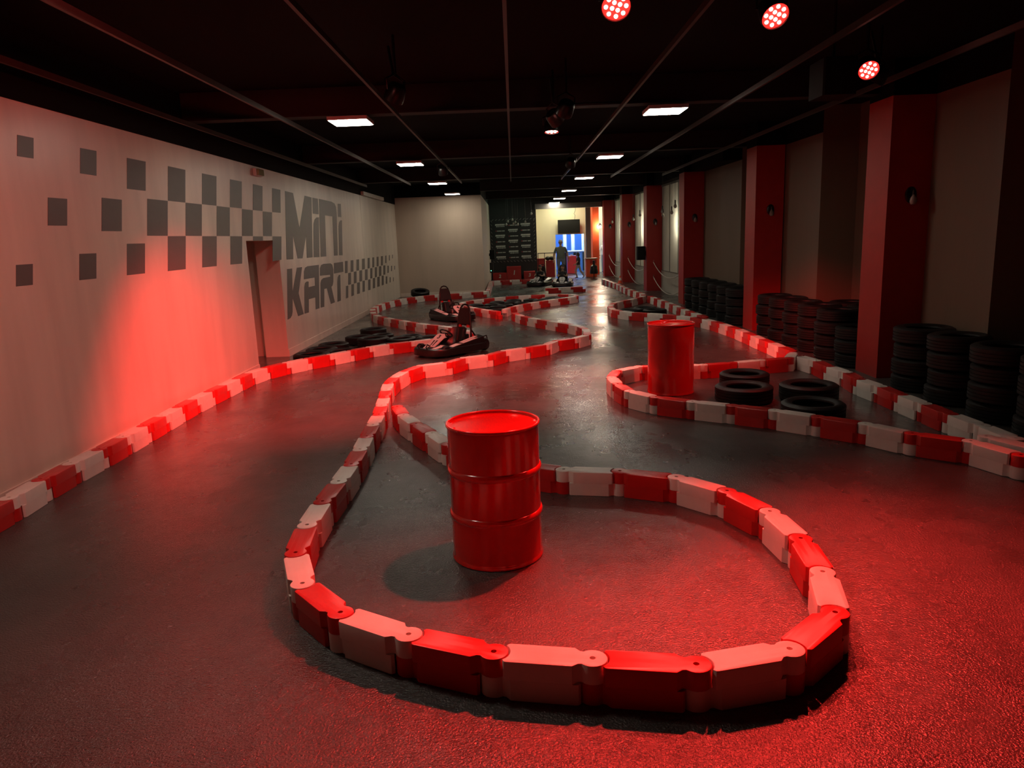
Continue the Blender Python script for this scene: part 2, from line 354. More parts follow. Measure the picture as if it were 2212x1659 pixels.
def floor_material():
    m = bpy.data.materials.new('painted_concrete_floor')
    m.use_nodes = True
    nt = m.node_tree
    N, L = nt.nodes, nt.links
    b = N['Principled BSDF']
    tc = N.new('ShaderNodeTexCoord')

    def noise(scale, detail, rough=0.55, stretch=None):
        nz = N.new('ShaderNodeTexNoise')
        nz.inputs['Scale'].default_value = scale
        nz.inputs['Detail'].default_value = detail
        nz.inputs['Roughness'].default_value = rough
        if stretch:
            mp = N.new('ShaderNodeMapping')
            mp.inputs['Scale'].default_value = stretch
            L.new(tc.outputs['Object'], mp.inputs['Vector'])
            L.new(mp.outputs['Vector'], nz.inputs['Vector'])
        else:
            L.new(tc.outputs['Object'], nz.inputs['Vector'])
        return nz

    big = noise(0.55, 5, 0.6)
    mid = noise(3.0, 6, 0.65)
    cr = N.new('ShaderNodeValToRGB')
    cr.color_ramp.elements[0].position = 0.32
    cr.color_ramp.elements[1].position = 0.72
    cr.color_ramp.elements[0].color = (0.036, 0.034, 0.032, 1)
    cr.color_ramp.elements[1].color = (0.082, 0.076, 0.070, 1)
    mx = N.new('ShaderNodeMath'); mx.operation = 'ADD'
    ml = N.new('ShaderNodeMath'); ml.operation = 'MULTIPLY'; ml.inputs[1].default_value = 0.5
    ml2 = N.new('ShaderNodeMath'); ml2.operation = 'MULTIPLY'; ml2.inputs[1].default_value = 0.5
    L.new(big.outputs['Fac'], ml.inputs[0]); L.new(mid.outputs['Fac'], ml2.inputs[0])
    L.new(ml.outputs[0], mx.inputs[0]); L.new(ml2.outputs[0], mx.inputs[1])
    L.new(mx.outputs[0], cr.inputs['Fac'])
    L.new(cr.outputs['Color'], b.inputs['Base Color'])
    # worn, polished patches
    st = noise(1.0, 6, 0.65, (0.7, 0.45, 1))
    rr = N.new('ShaderNodeValToRGB')
    rr.color_ramp.elements[0].position = 0.36
    rr.color_ramp.elements[1].position = 0.66
    rr.color_ramp.elements[0].color = (0.15, 0.15, 0.15, 1)
    rr.color_ramp.elements[1].color = (0.42, 0.42, 0.42, 1)
    L.new(st.outputs['Fac'], rr.inputs['Fac'])
    L.new(rr.outputs['Color'], b.inputs['Roughness'])
    b.inputs['Specular IOR Level'].default_value = 0.62
    # fine grit and shallow waviness
    g = noise(92, 2, 0.55)
    # the apron near the entrance is rougher than the polished track beyond
    sep = N.new('ShaderNodeSeparateXYZ')
    L.new(tc.outputs['Object'], sep.inputs[0])
    mr = N.new('ShaderNodeMapRange')
    mr.inputs['From Min'].default_value = 2.5; mr.inputs['From Max'].default_value = 7.5
    mr.inputs['To Min'].default_value = 1.0; mr.inputs['To Max'].default_value = 0.10
    L.new(sep.outputs['Y'], mr.inputs['Value'])
    w = noise(5.5, 5, 0.6)
    bp1 = N.new('ShaderNodeBump'); bp1.inputs['Strength'].default_value = 0.55; bp1.inputs['Distance'].default_value = 0.009
    bp2 = N.new('ShaderNodeBump'); bp2.inputs['Strength'].default_value = 0.22; bp2.inputs['Distance'].default_value = 0.02
    L.new(w.outputs['Fac'], bp2.inputs['Height'])
    L.new(g.outputs['Fac'], bp1.inputs['Height'])
    L.new(mr.outputs[0], bp1.inputs['Strength'])
    L.new(bp2.outputs['Normal'], bp1.inputs['Normal'])
    L.new(bp1.outputs['Normal'], b.inputs['Normal'])
    return m


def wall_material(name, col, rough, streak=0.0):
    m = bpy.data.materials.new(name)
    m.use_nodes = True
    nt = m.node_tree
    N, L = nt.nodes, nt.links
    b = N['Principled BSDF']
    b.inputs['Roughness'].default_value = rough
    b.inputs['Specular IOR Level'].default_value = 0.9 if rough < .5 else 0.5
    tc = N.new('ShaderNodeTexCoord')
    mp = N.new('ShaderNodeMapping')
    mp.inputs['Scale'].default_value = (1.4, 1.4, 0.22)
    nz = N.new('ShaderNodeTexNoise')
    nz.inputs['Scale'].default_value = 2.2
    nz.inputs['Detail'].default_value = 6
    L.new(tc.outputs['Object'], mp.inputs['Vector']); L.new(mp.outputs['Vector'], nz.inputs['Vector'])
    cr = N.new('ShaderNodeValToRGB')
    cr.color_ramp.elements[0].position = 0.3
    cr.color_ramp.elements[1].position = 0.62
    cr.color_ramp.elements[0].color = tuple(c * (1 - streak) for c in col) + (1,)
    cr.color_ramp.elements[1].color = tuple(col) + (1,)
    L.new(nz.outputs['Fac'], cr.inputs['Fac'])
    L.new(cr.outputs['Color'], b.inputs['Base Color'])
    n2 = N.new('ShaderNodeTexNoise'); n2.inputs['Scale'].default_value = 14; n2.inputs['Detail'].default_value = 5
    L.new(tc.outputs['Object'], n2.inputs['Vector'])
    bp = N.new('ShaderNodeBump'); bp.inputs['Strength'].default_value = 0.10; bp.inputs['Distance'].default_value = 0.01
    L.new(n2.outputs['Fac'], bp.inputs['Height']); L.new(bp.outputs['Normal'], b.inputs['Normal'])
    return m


M_floor = floor_material()
M_white_wall = wall_material('white_wall_paint', (0.72, 0.64, 0.54), 0.36, 0.16)
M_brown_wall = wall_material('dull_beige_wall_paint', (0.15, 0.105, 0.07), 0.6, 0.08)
M_tan_wall = wall_material('cream_wall_paint', (0.50, 0.42, 0.33), 0.6, 0.08)
M_grey_print = mat('grey_wall_print', (0.115, 0.105, 0.097), 0.42, var=0.05)
M_black = mat('black_ceiling_paint', (0.0014, 0.0012, 0.0012), 0.9, spec=0.2, var=0.2)
M_beam = mat('dark_stained_beam', (0.009, 0.006, 0.005), 0.6, var=0.25, scale=14)
M_rail = mat('dull_metal_rail', (0.11, 0.095, 0.09), 0.4, metal=0.6)
M_red_paint = mat('red_column_paint', (0.36, 0.013, 0.010), 0.5, var=0.05, bump=0.05)
M_red_plastic = mat('red_plastic', (0.52, 0.016, 0.014), 0.36, var=0.06, scale=9, bump=0.05, bscale=180)
M_white_plastic = mat('white_plastic', (0.74, 0.70, 0.64), 0.40, var=0.05, scale=9, bump=0.05, bscale=180)
M_drum = mat('glossy_red_drum_enamel', (0.44, 0.011, 0.008), 0.2, var=0.04, coat=0.5)
M_rubber = mat('black_rubber', (0.005, 0.0046, 0.0045), 0.55, spec=0.35, var=0.25, scale=20, bump=0.12, bscale=140)
M_black_plastic = mat('black_plastic', (0.007, 0.0065, 0.0065), 0.32, var=0.1)
M_seat = mat('black_seat_shell', (0.010, 0.007, 0.007), 0.38, var=0.1)
M_pad = mat('dark_padding', (0.018, 0.009, 0.009), 0.55, var=0.15, bump=0.1)
M_steel = mat('black_steel_tube', (0.03, 0.028, 0.028), 0.25, metal=0.5)
M_chrome = mat('bare_metal', (0.6, 0.58, 0.55), 0.25, metal=1.0)
M_sticker = mat('white_sticker', (0.72, 0.70, 0.68), 0.3)
M_red_part = mat('red_pedal_paint', (0.5, 0.03, 0.03), 0.35)
M_dark_number = mat('black_print', (0.012, 0.012, 0.012), 0.4)
M_panel_frame = mat('white_panel_frame', (0.55, 0.55, 0.53), 0.5)
M_panel = emit('ceiling_panel_light', (1.0, 0.88, 0.72), PANEL_STRENGTH)
M_led = emit('red_led_lens', (1.0, 0.42, 0.34), 14.0)
M_led_face = emit('red_led_reflector', (1.0, 0.02, 0.015), 1.6)
M_speaker = mat('matt_black_cabinet', (0.008, 0.008, 0.008), 0.75, spec=0.2)
M_glass = mat('smoked_bulb_glass', (0.25, 0.22, 0.19), 0.1, spec=0.8)
M_gloss_panel = mat('glossy_white_panel', (0.62, 0.61, 0.57), 0.16, var=0.04)
M_dark_wall = mat('black_back_wall', (0.016, 0.017, 0.016), 0.6)
M_grey_frame = mat('grey_painted_frame', (0.16, 0.155, 0.14), 0.5)
M_cream = wall_material('warm_cream_wall', (0.78, 0.74, 0.56), 0.55, 0.04)
M_blue_wall = wall_material('blue_room_wall', (0.10, 0.28, 0.72), 0.5, 0.08)
M_orange_red = mat('orange_red_laminate', (0.70, 0.09, 0.025), 0.4)
M_wood = mat('pale_wood', (0.42, 0.28, 0.15), 0.45, var=0.2, scale=20)
M_banner = mat('black_banner_cloth', (0.012, 0.013, 0.012), 0.6)
M_print_white = mat('white_print', (0.55, 0.58, 0.52), 0.5)
M_print_red = mat('red_print', (0.45, 0.06, 0.08), 0.5)
M_rope = mat('white_rope', (0.55, 0.50, 0.44), 0.6)
M_green_led = emit('green_indicator', (0.1, 1.0, 0.45), 6.0)
M_skin = mat('skin', (0.42, 0.25, 0.17), 0.5)
M_hair = mat('dark_hair', (0.015, 0.012, 0.010), 0.5)
M_shirt_grey = mat('grey_green_shirt', (0.11, 0.13, 0.10), 0.7)
M_shirt_black = mat('black_shirt', (0.012, 0.012, 0.013), 0.7)
M_jeans = mat('faded_jeans', (0.16, 0.19, 0.23), 0.7)
M_shorts = mat('pale_shorts', (0.42, 0.41, 0.37), 0.7)
M_shoe = mat('dark_shoe', (0.03, 0.025, 0.022), 0.5)
M_cap = mat('white_cap', (0.55, 0.55, 0.52), 0.6)
M_cap_dark = mat('navy_cap', (0.01, 0.015, 0.05), 0.6)

# ------------------------------------------------------------------ room shell
YB, YF = -9.0, 26.95      # behind the camera, far white wall
HZ = 3.95                # ceiling height
XL = -4.2

mb = MB(); mb.box(-6.0, 6.7, YB - .2, 45.0, -0.15, 0.0)
struct(mb.build('floor', M_floor, smooth=0))
mb = MB(); mb.box(-6.0, 6.7, YB - .2, 45.0, HZ, HZ + 0.15)
struct(mb.build('ceiling', M_black, smooth=0))
mb = MB(); mb.box(-6.0, 6.7, YB - .2, YB, 0, HZ)
struct(mb.build('wall_back', M_dark_wall, smooth=0))

# left wall with a doorway
D0, D1, DH = 11.72, 13.30, 2.10
mb = MB()
mb.box(XL - .30, XL, YB, D0, 0, 3.30)
mb.box(XL - .30, XL, D0, D1, DH, 3.30)
mb.box(XL - .30, XL, D1, 20.86, 0, 3.30)
mb.box(XL - .30, XL, 20.885, YF, 0, 3.30)
mb.box(XL - .30, XL - .012, 20.86, 20.885, 0, 3.30)
wall_left = struct(mb.build('wall_left', M_white_wall, smooth=0))
mb = MB(); mb.box(XL - .30, XL + .02, YB, YF, 3.30, HZ)
struct(mb.build('trim_1', M_black, smooth=0))
mb = MB(); mb.box(XL, XL + .10, 20.95, 24.2, 3.30, 3.40)
struct(mb.build('trim_2', M_white_wall, smooth=0))
# recess behind the doorway
mb = MB()
mb.box(-4.62, -4.50, D1, D1 + .3, 0, DH + .02)
mb.box(-5.05, -4.62, D1 + .16, D1 + .4, 0, DH + .02)
mb.box(-5.05, -4.93, D0 - .5, D1 + .16, 0, DH - .60)
mb.box(-5.05, -4.93, D0 - .5, D1 - .22, DH - .60, DH + .02)
mb.box(-5.05, -4.50, D0 - .5, D1 + .4, DH + .02, DH + .12)
mb.box(-5.05, -4.50, D0 - .62, D0 - .5, 0, DH + .02)
struct(mb.build('wall_recess', M_white_wall, smooth=0))
door = struct(MB().box(-4.925, -4.885, D0 - .3, D1 + .12, 0.02, 1.42).build('door_1', M_white_wall, smooth=0))
MB().tube([(-4.885, D0 + .1, 1.02), (-4.85, D0 + .1, 1.02), (-4.845, D0 + .22, 1.02)], .010).build('door_handle', M_chrome, door)
for k, (a, b) in enumerate(((D1, 20.86), (YB, D0))):
    mb = MB(); mb.box(XL, XL + .014, a + .005, b - .005, 0.0, 0.13)
    struct(mb.build('baseboard_left', M_white_wall, smooth=0))

# flat grey print on the left wall: squares and letters
def wall_print(name, pts, x=XL + .0025):
    # outward side towards the room (+x); thin painted layer
    mb = MB()
    n = len(pts)
    P2 = [(p[0], p[1]) for p in pts]
    area = sum(P2[i - 1][0] * P2[i][1] - P2[i][0] * P2[i - 1][1] for i in range(n))
    if area < 0:
        P2.reverse()
    mb.prism(P2, 0.0, 0.0022)
    # local (u, v, w) -> world (x = XL + w, y = u, z = v)
    mb.v = [(XL + .0006 + w, u, v) for (u, v, w) in mb.v]
    return mb.build(name, M_grey_print, wall_left, smooth=0)


for s in SQUARES:
    wall_print('painted_square', s)
for k, s in LETTERS.items():
    wall_print('painted_letter', s)

# white wall at the far left and the corridor side behind it
XC = -1.10
mb = MB(); mb.box(-4.2, XC, YF, YF + .25, 0, 3.52); mb.box(XC - .25, XC, YF + .25, 36.0, 0, 3.52)
struct(mb.build('wall_far_left', M_tan_wall, smooth=0))
mb = MB(); mb.box(-4.2, XC, YF - .001, YF + .25, 3.52, HZ); mb.box(XC - .25, XC, YF + .25, 36.0, 3.52, HZ)
struct(mb.build('trim_3', M_black, smooth=0))
mb = MB(); mb.box(-4.18, XC, YF - .016, YF, 0, .13)
struct(mb.build('baseboard_far', M_white_wall, smooth=0))

# right wall: shallow and deep sections between the columns
COLS = [(4.71, 9.46), (4.68, 14.47), (4.62, 20.20), (4.55, 25.40), (4.45, 30.40), (4.30, 35.20)]
CW, CD = 0.54, 0.60
XA, XD = 5.24, 5.85
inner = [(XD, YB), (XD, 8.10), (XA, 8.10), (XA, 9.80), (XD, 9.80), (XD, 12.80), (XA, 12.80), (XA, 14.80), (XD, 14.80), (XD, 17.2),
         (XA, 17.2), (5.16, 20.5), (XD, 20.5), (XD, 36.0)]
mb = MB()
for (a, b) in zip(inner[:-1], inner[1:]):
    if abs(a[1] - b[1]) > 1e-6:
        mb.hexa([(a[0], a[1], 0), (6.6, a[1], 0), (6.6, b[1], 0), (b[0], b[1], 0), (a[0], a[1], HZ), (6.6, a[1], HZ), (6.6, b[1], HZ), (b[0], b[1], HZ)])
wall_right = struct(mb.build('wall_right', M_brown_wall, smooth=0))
mb = MB()
for (a, b) in ((8.10, 9.80), (12.80, 14.80), (17.2, 36.0)):
    xa = XA if b < 20 else 4.84
    mb.box(xa - .004 if b < 20 else 4.80, XA, a, b, 3.52, HZ - .002)
struct(mb.build('trim_4', M_black, smooth=0))
for i in range(len(inner) - 1):
    pass

col_label = ['nearest red square column, right edge of the picture', 'second nearest red column, between two groups of stacked tyres',
             'third nearest red column, beyond the far tyre stacks', 'fourth red column, with a black loudspeaker hung on it',
             'fifth red column from the camera, beside the small cone', 'farthest red column, next to the orange lit wall']
for i, (x, y) in enumerate(COLS):
    c = thing('column', col_label[i], 'column', (x + CW / 2, y + CD / 2, 0), 0, 'red columns along the right wall')
    b = MB(); b.prism([(-CW / 2, -CD / 2), (CW / 2, -CD / 2), (CW / 2, CD / 2), (-CW / 2, CD / 2)], 0, 3.52)
    b.build('shaft', M_red_paint, c, smooth=0)
    MB().box(-CW / 2 - .002, CW / 2 + .002, -CD / 2 - .002, CD / 2 + .002, 3.52, HZ - .001).build('capital', M_black, c, smooth=0)

# ceiling beams, rails
beam_y = [-1.2, 4.35, 9.9, 15.4, 20.85, 26.2, 31.8, 36.6]
beam_names = ['behind the camera', 'nearest the camera, above the front loop', 'over the near drum and first white lights', 'over the second pair of white lights',
              'where the ceiling rails end', 'above the far white wall', 'above the far karts', 'above the back doorway']
for i, y in enumerate(beam_y):
    x1 = 5.2 if y < 24 else 4.6
    x0 = XL + .03 if y < 26 else XC + .02
    b = MB(); b.box(x0, x1, y - .07, y + .07, 3.62, HZ - .002); b.box(x0, x1, y - .11, y + .11, 3.60, 3.62)
    o = b.build('ceiling_beam', M_beam, smooth=0)
    tag(o, 'dark cross beam under the ceiling, ' + beam_names[i], 'beam', 'ceiling cross beams')
rail_x = [(-3.95, 'closest to the white left wall'), (-2.75, 'second from the left wall'), (-1.35, 'third from the left wall'), (0.0, 'down the middle of the ceiling'),
          (1.38, 'third from the columns'), (2.73, 'second from the columns'), (4.14, 'closest to the red columns')]
for x, d in rail_x:
    b = MB(); b.box(x - .006, x + .006, YB + .02, 20.7, 3.50, 3.545); b.box(x - .014, x + .014, YB + .02, 20.7, 3.488, 3.500)
    o = b.build('ceiling_rail', M_rail, smooth=0)
    tag(o, 'long thin metal ceiling rail, ' + d, 'rail', 'ceiling rails')

# white ceiling light panels
pl = thing('ceiling_light', 'x', 'light', (0, 0, 0))
b = MB(); b.prism([(-.25, -.25), (.25, -.25), (.25, .25), (-.25, .25)], 3.515, 3.56)
b.build('housing', M_panel_frame, pl, smooth=0)
b = MB(); b.box(-.235, .235, -.235, .235, 3.508, 3.515)
b.build('diffuser', M_panel, pl, smooth=0)
places = []
for i, y in enumerate((4.38, 9.85, 15.4, 20.8, 25.85), 1):
    places.append((-2.02, y, 'left', i))
for i, y in enumerate((9.95, 15.45, 20.87, 26.45, 31.84, 35.75), 1):
    places.append((2.02, y, 'right', i))
for k, (x, y, side, i) in enumerate(places):
    lab = 'white ceiling light panel, ' + ORD[i - 1] + ' from the camera in the ' + side + ' row'
    if k == 0:
        pl.location = (x, y, 0); pl['label'] = lab; pl['group'] = 'white ceiling light panels'
    else:
        dup(pl, (x, y, 0), 0, lab, 'white ceiling light panels')

# ------------------------------------------------------------------ red LED spots
def make_par():
    t = thing('stage_light', 'x', 'spotlight')
    b = MB(); b.lathe([(.001, .0), (.07, .0), (.088, .02), (.10, .11), (.10, .155), (.094, .155), (.094, .137), (.001, .137)], 24)
    b.build('housing', M_black_plastic, t)
    b = MB(); b.lathe([(.001, .14), (.093, .14), (.093, .142), (.001, .143)], 24)
    lens = b.build('reflector', M_led_face, t)
    b = MB()
    ring = [(0.028, i * PI / 2 + .4) for i in range(4)] + [(0.066, i * PI / 4) for i in range(8)]
    for r, a in ring:
        b.lathe([(.014, .143), (.013, .148), (.001, .150)], 10, r * math.cos(a), r * math.sin(a))
    b.build('led_lens', M_led, lens)
    return t


spot_label = ['red LED stage light cut by the top edge of the picture', 'round red LED stage light, highest at upper right',
              'round red LED stage light near the black box at right', 'red stage light left of centre aimed at the white wall',
              'red stage light beside the black box aimed at the far drum', 'red stage light in the middle, nearest of the three edge-on lights',
              'red stage light in the middle, second of three edge-on lights', 'red stage light in the middle, lowest of three edge-on lights',
              'small red stage light over the farther empty kart', 'small red stage light over the tyre island', 'red stage light overhead at the near left, just outside the view']
par0 = make_par()
src = None
for i, (p, aim, pw, cone) in enumerate(SPOTS):
    o = par0 if i == 0 else dup(par0, (0, 0, 0), 0, '', None)
    o['label'] = spot_label[i]
    o['group'] = 'red stage lights under the ceiling'
    d = (Vector(aim) - Vector(p)).normalized()
    q = d.to_track_quat('Z', 'Y')
    o.rotation_mode = 'QUATERNION'
    o.rotation_quaternion = q
    o.location = Vector(p) - d * 0.15
    # yoke as a part: bracket from the ceiling to the housing, in the light's own frame
    inv = (Matrix.Translation(o.location) @ q.to_matrix().to_4x4()).inverted()
    b = MB()
    c = Vector(p) - d * 0.09
    side = d.cross(Vector((0, 0, 1))).normalized()
    pts = [c + side * .108, c + side * .112 + Vector((0, 0, .10)), c + Vector((0, 0, .155)), c - side * .112 + Vector((0, 0, .10)), c - side * .108]
    b.tube([inv @ v for v in pts], .009, 6)
    b.tube([inv @ (c + Vector((0, 0, .155))), inv @ Vector((c.x, c.y, max(c.z + .2, HZ - .01)))], .014, 6)
    b.build('yoke', M_black_plastic, o)
    ld = bpy.data.lights.new('stage_light_beam', 'SPOT')
    ld.energy = SPOT_POWER * pw
    ld.color = RED
    ld.spot_size = R(cone)
    ld.spot_blend = 1.0
    ld.shadow_soft_size = 0.045
    lo = bpy.data.objects.new('stage_light_beam', ld)
    COL.objects.link(lo)
    lo.location = Vector(p) + d * 0.02
    lo.rotation_mode = 'QUATERNION'
    lo.rotation_quaternion = d.to_track_quat('-Z', 'Y')

# ------------------------------------------------------------------ barrier blocks
BP = 0.44


def block_outline(flip):
    pts = []
    for k in range(17):                               # round lobe at the -x end
        a = R(48 + k * (264 / 16.0))
        pts.append((-.22 + .066 * math.cos(a), .066 * math.sin(a)))
    pts += [(-.160, -.052), (-.136, -.074), (.152, -.074), (.163, -.071), (.1695, -.062)]
    for k in range(9):                                # hollow for the next block's lobe
        a = R(229 - k * (98 / 8.0))
        pts.append((.22 + .0735 * math.cos(a), .0735 * math.sin(a)))
    pts += [(.1695, .062), (.163, .071), (.152, .074), (-.136, .074), (-.160, .052)]
    if flip:
        pts = [(-x, y) for x, y in reversed(pts)]
    return pts


def block_mesh(name, m):
    b = MB()
    b.prism(block_outline(True), 0.002, 0.0995)
    b.prism(block_outline(False), 0.1005, 0.190, bevel=.006, holes=[circ(-.22, 0, .0135, 12)])
    b.prism([(-.155, -.05), (-.134, -.0735), (.134, -.0735), (.155, -.05), (.155, .05), (.134, .0735), (-.134, .0735), (-.155, .05)], .09, .11)
    return b.mesh(name, m, 35)


BM = {'red': block_mesh('red_block', M_red_plastic), 'white': block_mesh('white_block', M_white_plastic)}
# per chain: colour of the first block, list of (first, last, where it stands, how to count)
SEG = {
    'B': ('red', [(0, 7, 'in the row behind the near drum', 'from its left end'),
                  (7, 14, 'right of the near drum in the front loop', 'from the drum'),
                  (14, 22, 'across the front of the nearest loop', 'from the right'),
                  (22, 35, 'in the row left of the near drum', 'from the front'),
                  (35, 46, 'in the row right of the nearest kart', 'from the left bend'),
                  (46, 70, 'beyond the hairpin right of the nearest kart', 'from the tip')]),
    'A': ('red', [(0, 14, 'along the white left wall', 'from the picture edge'),
                  (14, 25, 'before the tyres by the doorway', 'from the left'),
                  (25, 36, 'behind the tyres by the doorway', 'from the kart'),
                  (36, 48, 'in the bend at the far left', 'from the wall'),
                  (48, 56, 'before the far white wall', 'from the left'),
                  (56, 69, 'along the corridor corner of the far wall', 'from the near end'),
                  (69, 90, 'before the winners podium', 'from the left')]),
    'R1': ('white', [(0, 20, 'below the nearest right hand column', 'from the picture edge')]),
    'R3': ('white', [(0, 9, 'in the back row behind the far drum', 'from the right'),
                     (9, 14, 'in the left bend before the far drum', 'from the bend'),
                     (14, 30, 'in the straight row right of the far drum', 'from the left')]),
    'R2': ('red', [(0, 9, 'in the row below the second column', 'from the near end'),
                   (9, 18, 'in the bend left of the third column', 'from the right'),
                   (18, 26, 'in the bend before the fourth column', 'from the tip'),
                   (26, 60, 'in the far row along the columns', 'from the near end')]),
    'R4': ('red', [(0, 20, 'in the wall side row below the third column', 'from the near end')]),
    'E': ('white', [(0, 11, 'on the near right side of the tyre island', 'from the left'),
                    (11, 21, 'on the far side of the tyre island', 'from the right'),
                    (21, 40, 'on the near left side of the tyre island', 'from the left')]),
    'D': ('red', [(0, 9, 'in the short row before the far karts', 'from the left')]),
    'X': ('white', [(0, 9, 'in the loose pair at the right picture edge', 'from the left')]),
}
GROUP = 'plastic track barrier blocks'
for ck, J in CHAINS.items():
    c0, segs = SEG[ck]
    other = {'red': 'white', 'white': 'red'}
    counts = {}
    col = c0
    for i in range(len(J) - 1):
        a, b = Vector(J[i]), Vector(J[i + 1])
        if i > 0:
            col = other[col]
        if ck == 'R1' and i == 1:
            col = 'white'
        if ck == 'X':
            col = 'white'
        for s in segs:
            if s[0] <= i < s[1]:
                break
        key = (s[0], col)
        counts[key] = counts.get(key, 0) + 1
        mid = (a + b) / 2
        o = link('barrier_block', BM[col], None, (mid.x, mid.y, 0), (0, 0, math.atan2(b.y - a.y, b.x - a.x)))
        tag(o, '%s %s block %s, %s' % (ORD[counts[key] - 1], col, s[2], s[3]), 'barrier block', GROUP)

# ------------------------------------------------------------------ drums
def drum(loc, rz, label, ribs, bung):
    t = thing('oil_drum', label, 'drum', loc, rz, 'red steel drums')
    prof = [(.001, .012), (.278, .012), (.284, .002), (.2925, .004), (.2935, .012), (.288, .022), (.2855, .035)]
    if ribs:
        for zc in (.30, .585):
            for k in range(9):
                a = -PI / 2 + PI * k / 8
                prof.append((.2855 + .0125 * math.cos(a) ** 1.3 if abs(math.cos(a)) > 1e-6 else .2855, zc + .024 * math.sin(a)))
    else:
        prof += [(.2855, .30), (.2845, .305), (.2845, .56), (.2855, .565)]
    prof += [(.2855, .845), (.287, .858), (.286, .862)]
    b = MB(); b.lathe(prof, 72)
    b.build('body', M_drum, t, smooth=50)
    b = MB(); b.lathe([(.279, .858), (.2875, .858), (.2945, .864), (.296, .872), (.293, .880), (.287, .882), (.281, .878), (.2785, .868)], 72, closed=True)
    b.build('rim', M_drum, t, smooth=60)
    b = MB(); b.lathe([(.2785, .851), (.2785, .862), (.262, .861), (.255, .857), (.10, .856), (.001, .857)], 72)
    lid = b.build('lid', M_drum, t, smooth=30)
    if bung:
        b = MB(); b.lathe([(.042, .857), (.042, .868), (.036, .872), (.034, .868), (.001, .868)], 24, .0, .20)
        b.lathe([(.022, .857), (.022, .866), (.018, .869), (.001, .869)], 20, -.02, -.19)
        b.build('bung', M_drum, lid)
    else:
        b = MB(); b.tube([(-.262, -.075, .876), (-.262, -.115, .868), (-.252, -.142, .870)], .0095, 8)
        b.build('rim_clamp', M_drum, t)
    return t


drum((-0.17, 4.44, 0), 0.3, 'large red steel drum with two ribs inside the front loop', True, False)
drum((1.93, 9.10, 0), 0.2, 'smooth red steel drum behind the curved barrier at right', False, True)

# ------------------------------------------------------------------ tyres
def tyre_mesh(name, r, w, rim, n=44):
    prof = []
    hw = w / 2
    # closed section: outside tread with grooves, shoulders, sidewalls, bead, inside
    prof += [(rim, hw - hw * .62), (rim + .004, hw - hw * .78), (rim + .022, hw - hw * .86)]
    prof += [(rim + (r - rim) * .35, hw - hw * .98), (rim + (r - rim) * .62, hw - hw * 1.0), (r - .028, hw - hw * .93), (r - .010, hw - hw * .82)]
    zz = [-.74, -.42, -.395, -.34, -.315, -.06, -.035, .035, .06, .315, .34, .395, .42, .74]
    for i, z in enumerate(zz):
        dep = .0 if i in (0, 1, 4, 5, 8, 9, 12, 13) else .009
        prof.append((r - dep, hw + hw * z))
    prof += [(r - .010, hw + hw * .82), (r - .028, hw + hw * .93), (rim + (r - rim) * .62, hw + hw * 1.0), (rim + (r - rim) * .35, hw + hw * .98)]
    prof += [(rim + .022, hw + hw * .86), (rim + .004, hw + hw * .78), (rim, hw + hw * .62)]
    prof += [(rim + .03, hw + hw * .5), (r - .03, hw + hw * .55), (r - .022, hw), (r - .03, hw - hw * .55), (rim + .03, hw - hw * .5)]
    b = MB(); b.lathe(prof, n, closed=True)
    return b.mesh(name, M_rubber, 50)


TM = [tyre_mesh('tyre_wide', .33, .195, .20), tyre_mesh('tyre_mid', .31, .185, .19), tyre_mesh('tyre_low', .32, .19, .205)]
TM += [tyre_mesh('tyre_small', .232, .135, .135, 36), tyre_mesh('tyre_medium', .285, .165, .17, 40)]
TW = [.195, .185, .19, .135, .165]


def tyre(x, y, z, kind, label, group, tilt=(0, 0)):
    o = link('tyre', TM[kind], None, (x, y, z), (tilt[0], tilt[1], random.uniform(0, 6)))
    tag(o, label, 'tyre', group)
    return o


lt_lab = ['nearest the doorway, behind the barrier row', 'second from the doorway along the wall', 'third from the doorway along the wall', 'farthest back, beside the rear barrier',
          'largest looking, middle of the scatter', 'right of the middle, near the rear row', 'behind the right hand one', 'closest to the nearest kart nose',
          'low one right of the middle', 'half hidden by the front barrier row', 'just behind the middle one', 'left of the middle one']
for i, (x, y) in enumerate(TYRES['left']):
    tyre(x, y, 0, (1, 4, 4, 4, 1, 4, 3, 4, 3, 4, 3, 4)[i], 'loose tyre by the left wall, ' + lt_lab[i], 'loose tyres by the left wall')
isl = sorted(TYRES['island'], key=lambda p: p[0])
for i, (x, y) in enumerate(isl):
    tyre(x, y, 0, 3, '%s black tyre from the left, lying inside the tyre island' % ORD[i], 'tyres inside the island')
pl_lab = ['wide tyre right of the far drum, nearest the drum', 'tyre behind the one nearest the far drum', 'tyre closest to the right column, behind another', 'front tyre just behind the straight barrier row']
for i, (x, y) in enumerate(TYRES['pen']):
    tyre(x, y, 0, (0, 1, 0, 2)[i], 'black ' + pl_lab[i], 'tyres beside the far drum')
for i, (x, y) in enumerate(TYRES['pen2']):
    tyre(x, y, 0, 4, '%s black tyre in the small bend below the third column' % ('back', 'right', 'left')[i], 'tyres in the small right bend')
tyre(-3.40, 26.35, 0.07, 0, 'black tyre leaning against the far white wall', 'tyres at the far wall', (R(14), 0))


def stack(x, y, n, where, kinds):
    z = 0.0
    tiers = ['bottom', 'second from bottom', 'third from bottom', 'fourth from bottom', 'fifth from bottom']
    for k in range(n):
        kd = kinds[k % len(kinds)]
        nm = 'top' if k == n - 1 else tiers[k]
        tyre(x + random.uniform(-.018, .018), y + random.uniform(-.018, .018), z, kd, '%s tyre of the %s' % (nm, where), 'stacked tyres along the right wall')
        z += TW[kd] + .001


